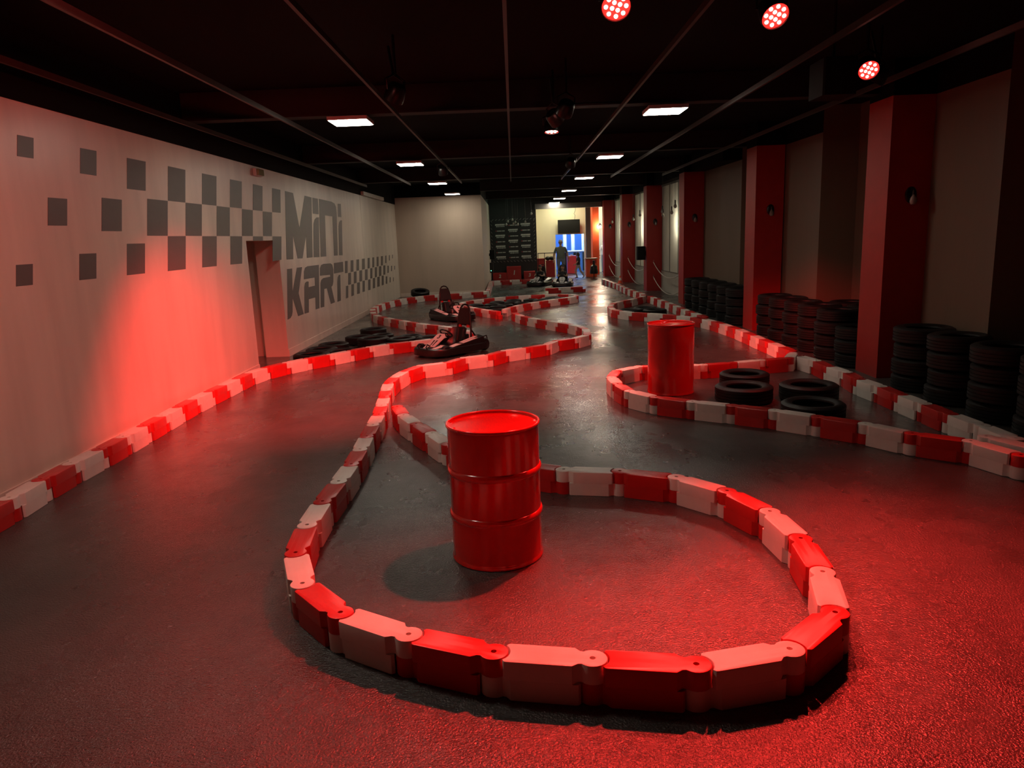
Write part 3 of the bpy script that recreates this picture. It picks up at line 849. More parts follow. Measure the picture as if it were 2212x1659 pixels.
for i, y in enumerate((8.74, 8.02, 7.22, 6.50)):
    stack(4.90, y, 4, '%s stack toward the camera before the nearest column' % ORD[i], (0, 2, 0, 1) if i % 2 else (2, 0, 1, 0))
for i, y in enumerate((13.88, 13.20, 12.51, 11.81, 11.11)):
    stack(4.90, y, 4, '%s stack from the second column toward the nearest' % ORD[i], (0, 1, 2, 0) if i % 2 else (2, 1, 0, 1))
stack(4.91, 10.42, 3, 'short stack behind the nearest column', (0, 2, 1))
for i, y in enumerate((12.16, 11.46)):
    stack(5.51, y, 4, '%s back stack in the deep bay between the columns' % ORD[i], (1, 0, 2, 1))
for i, y in enumerate((19.40, 18.65, 17.90, 17.12, 16.36, 15.60)):
    stack(4.81, y, 4, '%s stack from the third column toward the second' % ORD[i], (0, 2, 1, 0) if i % 2 else (1, 0, 2, 0))

# ------------------------------------------------------------------ text helper
def text_mesh(body, size, depth, m, bold=0.0, shear=0.0):
    cu = bpy.data.curves.new('lettering', 'FONT')
    cu.body = body
    cu.size = size
    cu.extrude = depth
    cu.align_x = 'CENTER'
    cu.align_y = 'CENTER'
    cu.offset = bold
    cu.shear = shear
    cu.resolution_u = 3
    o = bpy.data.objects.new('lettering', cu)
    COL.objects.link(o)
    dg = bpy.context.evaluated_depsgraph_get()
    me = bpy.data.meshes.new_from_object(o.evaluated_get(dg))
    bpy.data.objects.remove(o)
    bpy.data.curves.remove(cu)
    me.materials.clear()
    me.materials.append(m)
    return me


# ------------------------------------------------------------------ karts
def sup(a, b, n, e=3.2, front=0.0):
    pts = []
    for i in range(n):
        t = 2 * PI * i / n
        c, s = math.cos(t), math.sin(t)
        x = a * math.copysign(abs(c) ** (2 / e), c)
        y = b * math.copysign(abs(s) ** (2 / e), s)
        y *= 1 - front * max(0, x / a) ** 2
        pts.append((x, y))
    return pts


def bevel_box(mb, x0, x1, y0, y1, z0, z1, bv):
    out = [(x0 + bv, y0), (x1 - bv, y0), (x1, y0 + bv), (x1, y1 - bv), (x1 - bv, y1), (x0 + bv, y1), (x0, y1 - bv), (x0, y0 + bv)]
    mb.prism(out, z0, z1, bevel=bv * .8)
    return mb


def slab(pts, th, direction):
    """thick polygon: list of 3D points pushed along direction"""
    d = Vector(direction) * th
    n = len(pts)
    b = MB()
    v = [Vector(p) for p in pts] + [Vector(p) + d for p in pts]
    f = [tuple(range(n)), tuple(reversed(range(n, 2 * n)))] + [(i, i + n, (i + 1) % n + n, (i + 1) % n) for i in range(n)]
    nrm = (v[1] - v[0]).cross(v[2] - v[0])
    if nrm.dot(d) > 0:
        f = [tuple(reversed(q)) for q in f]
    b.add(v, f)
    return b


def kart(loc, rz, label, number, group, sticker=M_sticker):
    t = thing('go_kart', label, 'go-kart', loc, rz, group)
    L_, W_ = 0.70, 0.43
    # wrap-around bumper ring
    b = MB(); b.prism(sup(L_, W_, 44, 4.0, .10), .045, .165, bevel=.03, holes=[list(reversed(sup(L_ - .085, W_ - .075, 36, 4.0, .10)))])
    bump = b.build('bumper', M_black_plastic, t)
    b = MB()
    for s in (-1, 1):                                     # hooks at the nose
        b.tube([(L_ - .03, s * .10, .15), (L_ + .005, s * .10, .20), (L_ - .03, s * .10, .245), (L_ - .09, s * .10, .21)], .011, 8)
    b.build('bumper_hook', M_steel, bump)
    # floor pan
    b = MB(); b.prism(sup(L_ - .08, W_ - .07, 28, 4.0, .10), .040, .058)
    b.build('floor_pan', M_black_plastic, t, smooth=0)
    # side pods
    for s in (-1, 1):
        y0, y1 = s * .245, s * .405
        pts_b = [(-.46, y0, .06), (-.46, y1, .06), (.34, y1 * .94, .06), (.34, y0, .06)]
        pts_t = [(-.44, y0, .30), (-.44, y1 * .96, .275), (.33, y1 * .90, .165), (.33, y0, .175)]
        if s > 0:
            pts_b.reverse(); pts_t.reverse()
        b = MB(); b.hexa(pts_b + pts_t)
        pod = b.build('side_pod', M_black_plastic, t, smooth=0)
        def topz(x, f):
            u = (x + .44) / .77
            zi, zo = .30 + (.175 - .30) * u, .275 + (.165 - .275) * u
            return zi + (zo - zi) * f
        for (xa, xb, fa, fb) in ((-.36, .06, .10, .42), (-.30, .06, .52, .90), (.10, .31, .12, .88)):
            def P_(x, f):
                u = (x + .44) / .77
                yo = y1 * (.96 + (.90 - .96) * u)
                return (x, y0 + (yo - y0) * f, topz(x, f) + .002)
            sh_ = .05
            pts = [P_(xa + sh_, fa), P_(xb, fa), P_(xb, fb), P_(xa, fb)]
            slab(pts, .004, (0, 0, 1)).build('side_sticker', sticker, pod, smooth=0)
    # front fairing: low nose and the tall number panel
    b = MB(); b.hexa([(.36, -.30, .06), (.62, -.20, .06), (.62, .20, .06), (.36, .30, .06), (.36, -.24, .19), (.58, -.16, .14), (.58, .16, .14), (.36, .24, .19)])
    nose = b.build('nose_fairing', M_black_plastic, t, smooth=0)
    for s in (-1, 1):
        slab([(.38, s * .23, .188), (.56, s * .155, .146), (.56, s * .075, .150), (.38, s * .12, .191)], .004, (0, 0, 1)).build('nose_sticker', sticker, nose, smooth=0)
    n_ = Vector((.55, 0, .835)).normalized()               # panel leans back over the steering column
    ax = Vector((-.835, 0, .55)).normalized()
    o_ = Vector((.50, 0, .165))
    prof = [(0, .070), (.10, .095), (.24, .115), (.31, .108), (.345, .075), (.355, 0)]
    outl = [(u, w) for u, w in prof] + [(u, -w) for u, w in reversed(prof[:-1])]
    pts = [o_ + ax * u + Vector((0, w, 0)) for u, w in outl]
    panel = slab(pts, .02, n_).build('number_panel', sticker, t, smooth=0)
    me = text_mesh(number, .13, .002, M_dark_number, .004)
    num = link('number', me, panel)
    cx_ = o_ + ax * .262 + n_ * .0225
    num.matrix_local = Matrix(((0, ax.x, n_.x, cx_.x), (1, ax.y, n_.y, cx_.y), (0, ax.z, n_.z, cx_.z), (0, 0, 0, 1)))
    for s in (-1, 1):
        slab([o_ + ax * .03 + Vector((0, s * .018, 0)) + n_ * .0205, o_ + ax * .17 + Vector((0, s * .020, 0)) + n_ * .0205,
              o_ + ax * .17 + Vector((0, s * .052, 0)) + n_ * .0205, o_ + ax * .03 + Vector((0, s * .034, 0)) + n_ * .0205], .003, n_).build('panel_stripe', M_dark_number, panel, smooth=0)
    # steering
    b = MB()
    b.tube([(.36, 0, .12), (.13, 0, .36)], .013, 8)
    st = b.build('steering_column', M_steel, t)
    b = MB(); nn = Vector((-.69, 0, .72)); uu = Vector((.72, 0, .69)).normalized()
    ring = [Vector((.12, 0, .37)) + uu * (.105 * math.cos(a)) + Vector((0, 1, 0)) * (.125 * math.sin(a)) for a in [2 * PI * k / 20 for k in range(20)]]
    b.tube(ring, .014, 8, cyc=True)
    for a in (PI / 2, -PI / 2, PI):
        b.tube([(.12, 0, .37), Vector((.12, 0, .37)) + uu * (.105 * math.cos(a)) + Vector((0, 1, 0)) * (.125 * math.sin(a))], .009, 6)
    b.build('steering_wheel', M_steel, st)
    # bucket seat
    b = MB()
    sect = [(.20, .13, .19, .02), (.08, .085, .19, .06), (-.05, .075, .19, .09), (-.15, .10, .19, .13), (-.215, .22, .19, .15), (-.25, .34, .18, .14), (-.275, .44, .165, .09)]
    grid = []
    for (x, z, hw, wing) in sect:
        row = []
        for k in range(9):
            s = -1 + k / 4.0
            e = max(0, abs(s) - .45) / .55
            row.append((x + (wing * .55 * e ** 1.5 if z > .2 else 0) + .02 * e, s * hw, z + (wing * e ** 1.6 if z <= .22 else 0)))
        grid.append(row)
    nx, ny = len(grid), 9
    V = [p for r_ in grid for p in r_]
    F = [(i * ny + j, i * ny + j + 1, (i + 1) * ny + j + 1, (i + 1) * ny + j) for i in range(nx - 1) for j in range(ny - 1)]
    V2 = [(p[0] - .022, p[1] * 1.06, p[2] - .02) for p in V]
    o2 = len(V)
    F2 = [tuple(reversed([q + o2 for q in f])) for f in F]
    edge = [(0, j, 0, j + 1) for j in range(ny - 1)] + [(nx - 1, j + 1, nx - 1, j) for j in range(ny - 1)] + [(i + 1, 0, i, 0) for i in range(nx - 1)] + [(i, ny - 1, i + 1, ny - 1) for i in range(nx - 1)]
    FE = [(a * ny + b_, a * ny + b_ + o2, c * ny + d + o2, c * ny + d) for a, b_, c, d in edge]
    b.add(V + V2, F + F2 + FE)
    seat = b.build('seat', M_seat, t, smooth=60)
    b = MB()
    for s in (-1, 1):
        b.tube([(-.205, s * .07, .20), (-.262, s * .065, .41)], .022, 8)
    b.build('seat_ridge', M_pad, seat)
    # tall padded headrest and hoop
    b = MB()
    x0, x1 = -.315, -.365
    outl = [(.145, .485), (.145, .60), (.115, .72), (.085, .775), (-.085, .775), (-.115, .72), (-.145, .60), (-.145, .485)]
    pts = [(x0 - (z - .48) * .16, y, z) for y, z in outl]
    slab(pts, .045, (-1, 0, -.16)).build('headrest', M_pad, t, smooth=0)
    b = MB()
    hoop = [(-.33, -.17, .13), (-.345, -.165, .46), (-.365, -.14, .66), (-.385, -.105, .775), (-.392, -.06, .822), (-.394, 0, .836), (-.392, .06, .822), (-.385, .105, .775), (-.365, .14, .66), (-.345, .165, .46), (-.33, .17, .13)]
    b.tube(hoop, .017, 8)
    b.tube([(-.355, -.155, .47), (-.355, .155, .47)], .013, 8)
    b.tube([(-.345, -.16, .40), (-.52, -.16, .18)], .013, 8)
    b.tube([(-.345, .16, .40), (-.52, .16, .18)], .013, 8)
    hp = b.build('roll_hoop', M_steel, t)
    for s in (-1, 1):
        MB().box(-.362, -.330, s * .10 - .03, s * .10 + .03, .428, .478).build('hoop_clamp', M_red_part, hp, smooth=0)
    # engine cover, tank, pedals, wheels
    b = MB(); bevel_box(b, -.60, -.40, -.34, -.12, .07, .27, .03); b.build('engine_cover', M_black_plastic, t)
    b = MB(); bevel_box(b, .20, .33, -.07, .07, .06, .17, .02); b.build('fuel_tank', M_red_part, t)
    for s in (-1, 1):
        slab([(.40, s * .13 - .035, .08), (.40, s * .13 + .035, .08), (.36, s * .13 + .035, .19), (.36, s * .13 - .035, .19)], .012, (1, 0, .3)).build('pedal', M_red_part, t, smooth=0)
    for (wx, wy, wr, ww) in ((-.50, -.315, .115, .11), (-.50, .315, .115, .11), (.45, -.315, .105, .09), (.45, .315, .105, .09)):
        b = MB(); b.lathe([(.04, -ww / 2), (wr - .02, -ww / 2), (wr, -ww / 2 + .02), (wr, ww / 2 - .02), (wr - .02, ww / 2), (.04, ww / 2)], 24)
        b.xf(rot_mat((wx, wy, wr + .003), PI / 2))
        w_ = b.build('wheel', M_rubber, t)
        b = MB(); b.lathe([(.001, -ww / 2 + .01), (.05, -ww / 2 + .012), (.05, ww / 2 - .012), (.001, ww / 2 - .01)], 16)
        b.xf(rot_mat((wx, wy, wr + .003), PI / 2))
        b.build('wheel_hub', M_chrome, w_)
    b = MB()
    b.tube([(-.63, .10, .15), (-.66, .14, .22), (-.66, .24, .25), (-.63, .30, .15)], .012, 8)
    b.build('rear_handle', M_steel, t)
    return t


kart((-1.17, 13.00, 0), R(-131.1), 'nearest empty black go-kart, white number panel with a 3', '3', 'go-karts')
kart((-1.60, 18.52, 0), R(-56.5), 'farther empty black go-kart, white number panel with a 4', '4', 'go-karts')
kart((1.02, 30.35, 0), R(-112), 'distant go-kart with a driver, left of the pair', '7', 'go-karts')
kart((1.92, 29.50, 0), R(-97), 'distant go-kart with a driver, right of the pair', '1', 'go-karts')

# ------------------------------------------------------------------ people
def skin_body(nodes, edges, root):
    """nodes: name -> (x, y, z, rx, ry); returns a smooth mesh grown over the skeleton"""
    names = list(nodes)
    idx = {n: i for i, n in enumerate(names)}
    me = bpy.data.meshes.new('figure')
    me.from_pydata([nodes[n][:3] for n in names], [(idx[a], idx[b]) for a, b in edges], [])
    o = bpy.data.objects.new('figure', me)
    COL.objects.link(o)
    o.modifiers.new('skin', 'SKIN')
    for n in names:
        sv = me.skin_vertices[0].data[idx[n]]
        sv.radius = (nodes[n][3], nodes[n][4])
        sv.use_root = (n == root)
    sb = o.modifiers.new('sub', 'SUBSURF')
    sb.levels = 2
    sb.render_levels = 2
    dg = bpy.context.evaluated_depsgraph_get()
    out = bpy.data.meshes.new_from_object(o.evaluated_get(dg))
    bpy.data.objects.remove(o)
    bpy.data.meshes.remove(me)
    return out


def head_fn(v):
    x, y, z = v.x, v.y, v.z          # face looks along -y
    if z < -.2:
        k = 1 - .30 * min(1, (-.2 - z) / .8)
        x *= k; y *= (k + 1) / 2
    if y < -.55 and abs(x) < .26 and -.38 < z < .12:
        y -= .17 * (1 - abs(x) / .26) * (1 - abs(z + .18) / .32 if abs(z + .18) < .32 else 0)
    if y < -.5 and abs(abs(x) - .36) < .2 and abs(z - .08) < .16:
        y += .09
    if abs(x) > .88 and abs(z + .02) < .3 and abs(y) < .35:
        x *= 1.12
    return Vector((x, y, z))


def person(loc, rz, label, nodes, edges, colour_of, mats, head, hands, hair=None, cap=None, hand_scale=1.0, group=None, headtilt=(0, 0, 0)):
    t = thing('person', label, 'person', loc, rz, group)
    me = skin_body(nodes, edges, 'pelvis')
    b = MB()
    b.v = [tuple(v.co) for v in me.vertices]
    b.f = [tuple(p.vertices) for p in me.polygons]
    b.m = [colour_of(me.polygons[i].center) for i in range(len(me.polygons))]
    bpy.data.meshes.remove(me)
    hm = rot_mat(head[0], *headtilt)
    hr = head[1]
    s0 = len(b.v)
    b.ball((0, 0, 0), hr * .76, hr * .92, hr * 1.12, 20, 16, 0, head_fn)
    b.xf(hm, s0)
    for (wrist, d, thumb) in hands:                        # palm, four fingers, thumb
        w = Vector(wrist); d = Vector(d).normalized(); th = Vector(thumb).normalized()
        th = (th - d * th.dot(d)).normalized()
        nrm = d.cross(th)
        k = hand_scale
        b.tube([w, w + d * .045 * k, w + d * .085 * k], [.026 * k, .036 * k, .034 * k], 8)
        for q, (off, ln) in enumerate(((.027, .068), (.010, .076), (-.008, .070), (-.025, .054))):
            a = w + d * .075 * k + th * off * k
            b.tube([a, a + d * ln * .55 * k + nrm * .012 * k, a + d * ln * .9 * k + nrm * .034 * k], [.0095 * k, .009 * k, .007 * k], 6)
        a = w + d * .03 * k + th * .028 * k
        b.tube([a, a + (d * .5 + th * .6) * .04 * k, a + (d * .9 + th * .45) * .065 * k + nrm * .01 * k], [.011 * k, .010 * k, .008 * k], 6)
    b.build('body', mats, t, smooth=80)
    if hair is not None:
        h = MB()
        s0 = len(h.v)
        def hf(v):
            v = head_fn(v)
            if v.z < -.05 and v.y < .25 or (v.y < -.45 and v.z < .35):
                return Vector((v.x * .9, v.y * .86, v.z * .9))
            return Vector((v.x * 1.10, v.y * 1.08, v.z * 1.10))
        h.ball((0, .0, 0), hr * .76, hr * .92, hr * 1.12, 20, 16, 0, hf)
        h.xf(hm, s0)
        h.build('hair', hair, t, smooth=80)
    if cap is not None:
        h = MB()
        h.lathe([(hr * .86, hr * .30), (hr * .88, hr * .55), (hr * .78, hr * .95), (hr * .45, hr * 1.22), (.001, hr * 1.28)], 20)
        h.xf(Matrix.Diagonal((.95, 1.08, 1, 1)))
        brim = [(-.62, -.55), (-.5, -1.15), (-.25, -1.45), (0, -1.52), (.25, -1.45), (.5, -1.15), (.62, -.55)]
        h.prism([(x * hr, y * hr) for x, y in brim], hr * .32, hr * .40)
        h.xf(hm)
        h.build('cap', cap, t, smooth=50)
    return t


def standing(h, sw=1.0, lean=0.0, arms=None, legs=None):
    """skeleton of a standing figure, height h, facing -y"""
    k = h / 1.78
    N = {
        'pelvis': (0, 0, .96, .150 * sw, .115 * sw), 'waist': (0, .0, 1.10, .150 * sw, .112 * sw), 'chest': (0, .0, 1.30, .172 * sw, .125 * sw),
        'neck0': (0, .01, 1.46, .080, .075), 'neck1': (0, .0, 1.54, .056, .058), 'skull': (0, -.01, 1.62, .06, .06),
        'shl': (.17 * sw, .01, 1.41, .072, .072), 'shr': (-.17 * sw, .01, 1.41, .072, .072),
        'ell': (.26 * sw, .02, 1.13, .047, .047), 'elr': (-.26 * sw, .02, 1.13, .047, .047),
        'wrl': (.28 * sw, -.05, .89, .031, .031), 'wrr': (-.28 * sw, -.05, .89, .031, .031),
        'hil': (.095 * sw, 0, .90, .098 * sw, .098 * sw), 'hir': (-.095 * sw, 0, .90, .098 * sw, .098 * sw),
        'knl': (.11, -.01, .50, .062, .062), 'knr': (-.11, -.01, .50, .062, .062),
        'anl': (.115, .02, .10, .043, .043), 'anr': (-.115, .02, .10, .043, .043),
        'hel': (.115, .045, .045, .043, .040), 'her': (-.115, .045, .045, .043, .040),
        'tol': (.125, -.16, .035, .042, .030), 'tor': (-.125, -.16, .035, .042, .030),
    }
    for src in (arms, legs):
        if src:
            for n, p in src.items():
                N[n] = tuple(p) + N[n][3:]
    E = [('pelvis', 'waist'), ('waist', 'chest'), ('chest', 'neck0'), ('neck0', 'neck1'), ('neck1', 'skull'), ('chest', 'shl'), ('chest', 'shr'), ('shl', 'ell'), ('ell', 'wrl'),
         ('shr', 'elr'), ('elr', 'wrr'), ('pelvis', 'hil'), ('pelvis', 'hir'), ('hil', 'knl'), ('knl', 'anl'), ('hir', 'knr'), ('knr', 'anr'),
         ('anl', 'hel'), ('anr', 'her'), ('anl', 'tol'), ('anr', 'tor')]
    N = {n: tuple(c * k for c in v) for n, v in N.items()}
    return N, E, k


# man in a grey green shirt and white cap, standing behind the far karts
N_, E_, k_ = standing(1.78, 1.22)
def c_man(c):
    if c.z > 1.50: return 0
    if abs(c.x) > .255 and c.z < 1.20: return 0
    if c.z > .93: return 1
    if c.z > .09: return 2
    return 3
person((2.18, 34.35, 0), 0.10, 'man in grey shirt and white cap standing behind the far karts', N_, E_, c_man, [M_skin, M_shirt_grey, M_jeans, M_shoe], ((0, -.015, 1.665), .105),
       [((.342, -.05, .89), (.02, -.1, -1), (-.3, -1, 0)), ((-.342, -.05, .89), (-.02, -.1, -1), (.3, -1, 0))], M_hair, M_cap, 1.0, 'people at the far end')
# child walking away to the right
N_, E_, k_ = standing(1.16, 1.05, arms={'ell': (.30, .10, 1.20), 'wrl': (.36, -.08, 1.02), 'elr': (-.26, -.06, 1.14), 'wrr': (-.27, -.22, 1.0)},
                      legs={'knl': (.10, -.20, .54), 'anl': (.10, -.06, .13), 'hel': (.10, .0, .07), 'tol': (.10, -.22, .06), 'knr': (-.10, .14, .52), 'anr': (-.10, .40, .20), 'her': (-.10, .44, .15), 'tor': (-.10, .27, .06)})
def c_child(c):
    z = c.z / k_
    if z > 1.50: return 0
    if abs(c.x) > .24 * k_ and z < 1.26: return 0
    if z > .97: return 1
    if z > .55: return 2
    if z > .12: return 0
    return 3
kc = 1.16 / 1.78
person((2.96, 34.1, 0), R(-120), 'child in black shirt and pale shorts walking by the doorway', N_, E_, c_child, [M_skin, M_shirt_black, M_shorts, M_shoe], ((0, -.015 * kc, 1.68 * kc), .092),
       [((.36 * kc, -.08 * kc, 1.02 * kc), (.3, -.6, -.4), (0, 0, 1)), ((-.27 * kc, -.22 * kc, 1.0 * kc), (0, -.8, -.4), (0, 0, 1))], M_hair, None, kc, 'people at the far end')
# figure half hidden at the right end
N_, E_, k_ = standing(1.70, 1.0)
person((4.72, 38.6, 0), R(10), 'person in navy cap half hidden behind the farthest column', N_, E_, c_man, [M_skin, M_cap, M_jeans, M_shoe], ((0, -.015, 1.59), .10),
       [((.267, -.048, .85), (.02, -.1, -1), (-.3, -1, 0)), ((-.267, -.048, .85), (-.02, -.1, -1), (.3, -1, 0))], M_hair, M_cap_dark, 1.0, 'people at the far end')


# drivers sitting in the distant karts (kart frame: +x forward), child size
def driver(loc, rz, label):
    k = .74
    N = {'pelvis': (-.10, 0, .20, .11, .10), 'waist': (-.16, 0, .30, .10, .09), 'chest': (-.19, 0, .45, .115, .09), 'neck0': (-.18, 0, .56, .055, .055), 'neck1': (-.16, 0, .62, .04, .04), 'skull': (-.15, 0, .67, .045, .045),
         'shl': (-.17, .13, .53, .052, .052), 'shr': (-.17, -.13, .53, .052, .052), 'ell': (-.02, .20, .40, .034, .034), 'elr': (-.02, -.20, .40, .034, .034),
         'wrl': (.10, .125, .40, .024, .024), 'wrr': (.10, -.125, .40, .024, .024), 'hil': (-.06, .07, .18, .07, .07), 'hir': (-.06, -.07, .18, .07, .07),
         'knl': (.17, .12, .27, .05, .05), 'knr': (.17, -.12, .27, .05, .05), 'anl': (.345, .115, .14, .034, .034), 'anr': (.345, -.115, .14, .034, .034), 'tol': (.375, .125, .20, .030, .026), 'tor': (.375, -.125, .20, .030, .026)}
    E = [('pelvis', 'waist'), ('waist', 'chest'), ('chest', 'neck0'), ('neck0', 'neck1'), ('neck1', 'skull'), ('chest', 'shl'), ('chest', 'shr'), ('shl', 'ell'), ('ell', 'wrl'), ('shr', 'elr'), ('elr', 'wrr'),
         ('pelvis', 'hil'), ('pelvis', 'hir'), ('hil', 'knl'), ('knl', 'anl'), ('anl', 'tol'), ('hir', 'knr'), ('knr', 'anr'), ('anr', 'tor')]
    def cf(c):
        if c.z > .575: return 0
        if c.x > -.06 and abs(c.y) > .10 and c.z > .345: return 0
        if c.x > .30: return 3
        if c.z < .26 or (c.x > 0 and c.z < .345): return 2
        return 1
    return person(loc, rz, label, N, E, cf, [M_skin, M_shirt_black, M_shirt_black, M_shoe], ((-.145, 0, .735), .088),
                  [((.10, .125, .40), (.5, -.6, .3), (0, 0, 1)), ((.10, -.125, .40), (.5, .6, .3), (0, 0, 1))], M_hair, None, .75, 'kart drivers', headtilt=(0, 0, PI / 2))


driver((1.02, 30.35, 0.002), R(-112), 'dark haired driver in black sitting in the left distant kart')
driver((1.92, 29.50, 0.002), R(-97), 'dark haired driver in black sitting in the right distant kart')

# ------------------------------------------------------------------ far end: dark wall, banner, podium
YD = 36.0
mb = MB()
mb.box(-1.35, 1.14, YD, YD + .15, 0, HZ); mb.box(1.14, 4.9, YD, YD + .15, 3.26, HZ)
struct(mb.build('wall_dark', M_dark_wall, smooth=0))
mb = MB(); mb.box(1.10, 4.28, YD - .06, YD, 3.26, 3.50)
struct(mb.build('trim_5', M_grey_frame, smooth=0))

bn = thing('sponsor_banner', 'black sponsor banner with rows of small white logos behind the podium', 'banner', (0.01, YD - .03, 0))
MB().box(-1.08, 1.08, -.008, .008, .80, 2.88).build('cloth', M_banner, bn, smooth=0)
def logo_big(x, z):
    b = MB(); random.seed(int(x * 97 + z * 31))
    w = .46; n = 11; cw = w / n
    for i in range(n):                                    # slanted heavy letter shapes, too small to read
        xa = x - w / 2 + i * cw
        h = .078
        b.hexa([(xa, -.0125, z), (xa + cw * .80, -.0125, z), (xa + cw * .80, -.009, z), (xa, -.009, z), (xa + .012, -.0125, z + h), (xa + cw * .80 + .012, -.0125, z + h), (xa + cw * .80 + .012, -.009, z + h), (xa + .012, -.009, z + h)])
    xa = x - w / 2 + .05
    while xa < x + w / 2 - .03:
        ww = random.uniform(.02, .05)
        hh = random.choice((.03, .03, .045))
        b.box(xa, xa + ww, -.0125, -.009, z - .060 - (hh - .03) / 2, z - .030 + (hh - .03) / 2)
        xa += ww + .012
    return b
def logo_small(x, z):
    b = MB(); random.seed(int(x * 57 + z * 91))
    xa = x - .14
    while xa < x + .06:
        ww = random.uniform(.016, .032)
        b.box(xa, xa + ww, -.0125, -.009, z - .022, z + .022)
        xa += ww + .008
    xa = x + .10
    while xa < x + .22:
        ww = random.uniform(.018, .030)
        b.box(xa, xa + ww, -.0125, -.009, z - .022, z + .022)
        xa += ww + .008
    return b
for c in range(3):
    for r_ in range(7):
        x = (-.62, .0, .60)[c]
        z = 2.56 - r_ * .255
        if (c + r_) % 2 == 0:
            logo_big(x, z).build('logo', M_print_white, bn, smooth=0)
        else:
            lg = logo_small(x, z).build('logo', M_print_white, bn, smooth=0)
            MB().box(x - .21, x - .16, -.0125, -.009, z - .02, z + .02).build('logo_dash', M_print_red, lg, smooth=0)
b = MB()
for i in range(13):
    x = -1.0 + i * 2.0 / 12
    for z, dz in ((2.80, .06), (.88, -.06)):
        b.tube([(x, -.012, z), (x + .08, -.012, z + dz)], .004, 4)
for i in range(11):
    z = .98 + i * 1.75 / 10
    for x, dx in ((-1.0, -.06), (1.0, .06)):
        b.tube([(x, -.012, z), (x + dx, -.012, z + .08)], .004, 4)
b.build('lacing', M_rope, bn, smooth=0)
random.seed(11)

for (x0, x1, top, num, lab) in ((-1.02, -.36, .34, '2', 'red podium step with a white 2, left of the tallest'), (-.35, .33, .62, '1', 'tallest red podium step with a white 1'), (.46, 1.0, .36, '3', 'red podium step with a white 3, right of the tallest')):
    p = thing('podium_step', lab, 'podium', ((x0 + x1) / 2, 35.55, 0), 0, 'winners podium')
    hw = (x1 - x0) / 2
    b = MB(); b.prism([(-hw, -.27), (hw, -.27), (hw, .27), (-hw, .27)], 0.0, top, bevel=.012); b.build('box', M_red_paint, p, smooth=0)
    n = link('number', text_mesh(num, .30 if num == '1' else .22, .004, M_print_white, .006, .15), p, (0, -.274, top * .52), (PI / 2, 0, 0))

# corridor corner: black box with a green indicator below
sp = thing('loudspeaker', 'black loudspeaker on the far left corridor corner', 'speaker', (XC, 33.4, 1.05), 0)
bevel_box(MB(), .03, .26, -.16, .16, .0, .42, .02).build('cabinet', M_speaker, sp)
MB().box(.0, .035, -.05, .05, .15, .27).build('bracket', M_steel, sp, smooth=0)
bx = thing('control_box', 'small black wall box with a green light below the corridor loudspeaker', 'control box', (XC, 33.6, .45))
bevel_box(MB(), .002, .16, -.10, .10, .0, .45, .012).build('case', M_black_plastic, bx)
MB().ball((.06, -.104, .09), .016, .008, .016, 10, 6).build('indicator', M_green_led, bx)

# loudspeaker on the fourth column, cone, ropes
sp = thing('loudspeaker', 'black loudspeaker hung on the fourth red column', 'speaker', (4.55, 25.62, 1.06), 0)
bevel_box(MB(), -.30, -.03, -.14, .14, .0, .46, .02).build('cabinet', M_speaker, sp)
MB().box(-.03, .0, -.05, .05, .15, .30).build('bracket', M_steel, sp, smooth=0)
cn = thing('traffic_cone', 'small red and white cone standing on the far barrier row', 'cone', (3.87, 27.05, .19))
b = MB(); b.lathe([(.09, .012), (.055, .11)], 20); b.lathe([(.036, .20), (.016, .27), (.001, .272)], 20); bevel_box(b, -.085, .085, -.085, .085, 0.001, .013, .006); b.build('cone_body', M_orange_red, cn)
MB().lathe([(.0555, .108), (.037, .202)], 20).build('white_band', M_white_plastic, cn)

def rope(a, b_, sag, label):
    pts = []
    for i in range(15):
        t = i / 14.0
        p = Vector(a).lerp(Vector(b_), t)
        p.z -= sag * 4 * t * (1 - t)
        pts.append(p)
    t = thing('barrier_rope', label, 'rope', (0, 0, 0), 0, 'ropes between the far columns')
    MB().tube(pts, .014, 6).build('cord', M_rope, t)
    b2 = MB()
    for p, s in ((pts[0], 1), (pts[-1], -1)):
        b2.tube([p + Vector((0, .03 * s, .05)), p + Vector((.02, 0, .06)), p + Vector((0, -.01 * s, .02)), p], .010, 6)
    b2.build('hook', M_chrome, t)
names = [('third', 'fourth'), ('fourth', 'fifth'), ('fifth', 'farthest')]
for i in range(3):
    xa, ya = COLS[i + 2]; xb, yb = COLS[i + 3]
    for z, nm in ((.98, 'upper'), (.48, 'lower')):
        rope((xb + .22, yb - .03, z), (xa + .22, ya + CD + .03, z), .42, '%s white rope sagging between the %s and %s columns' % (nm, names[i][0], names[i][1]))

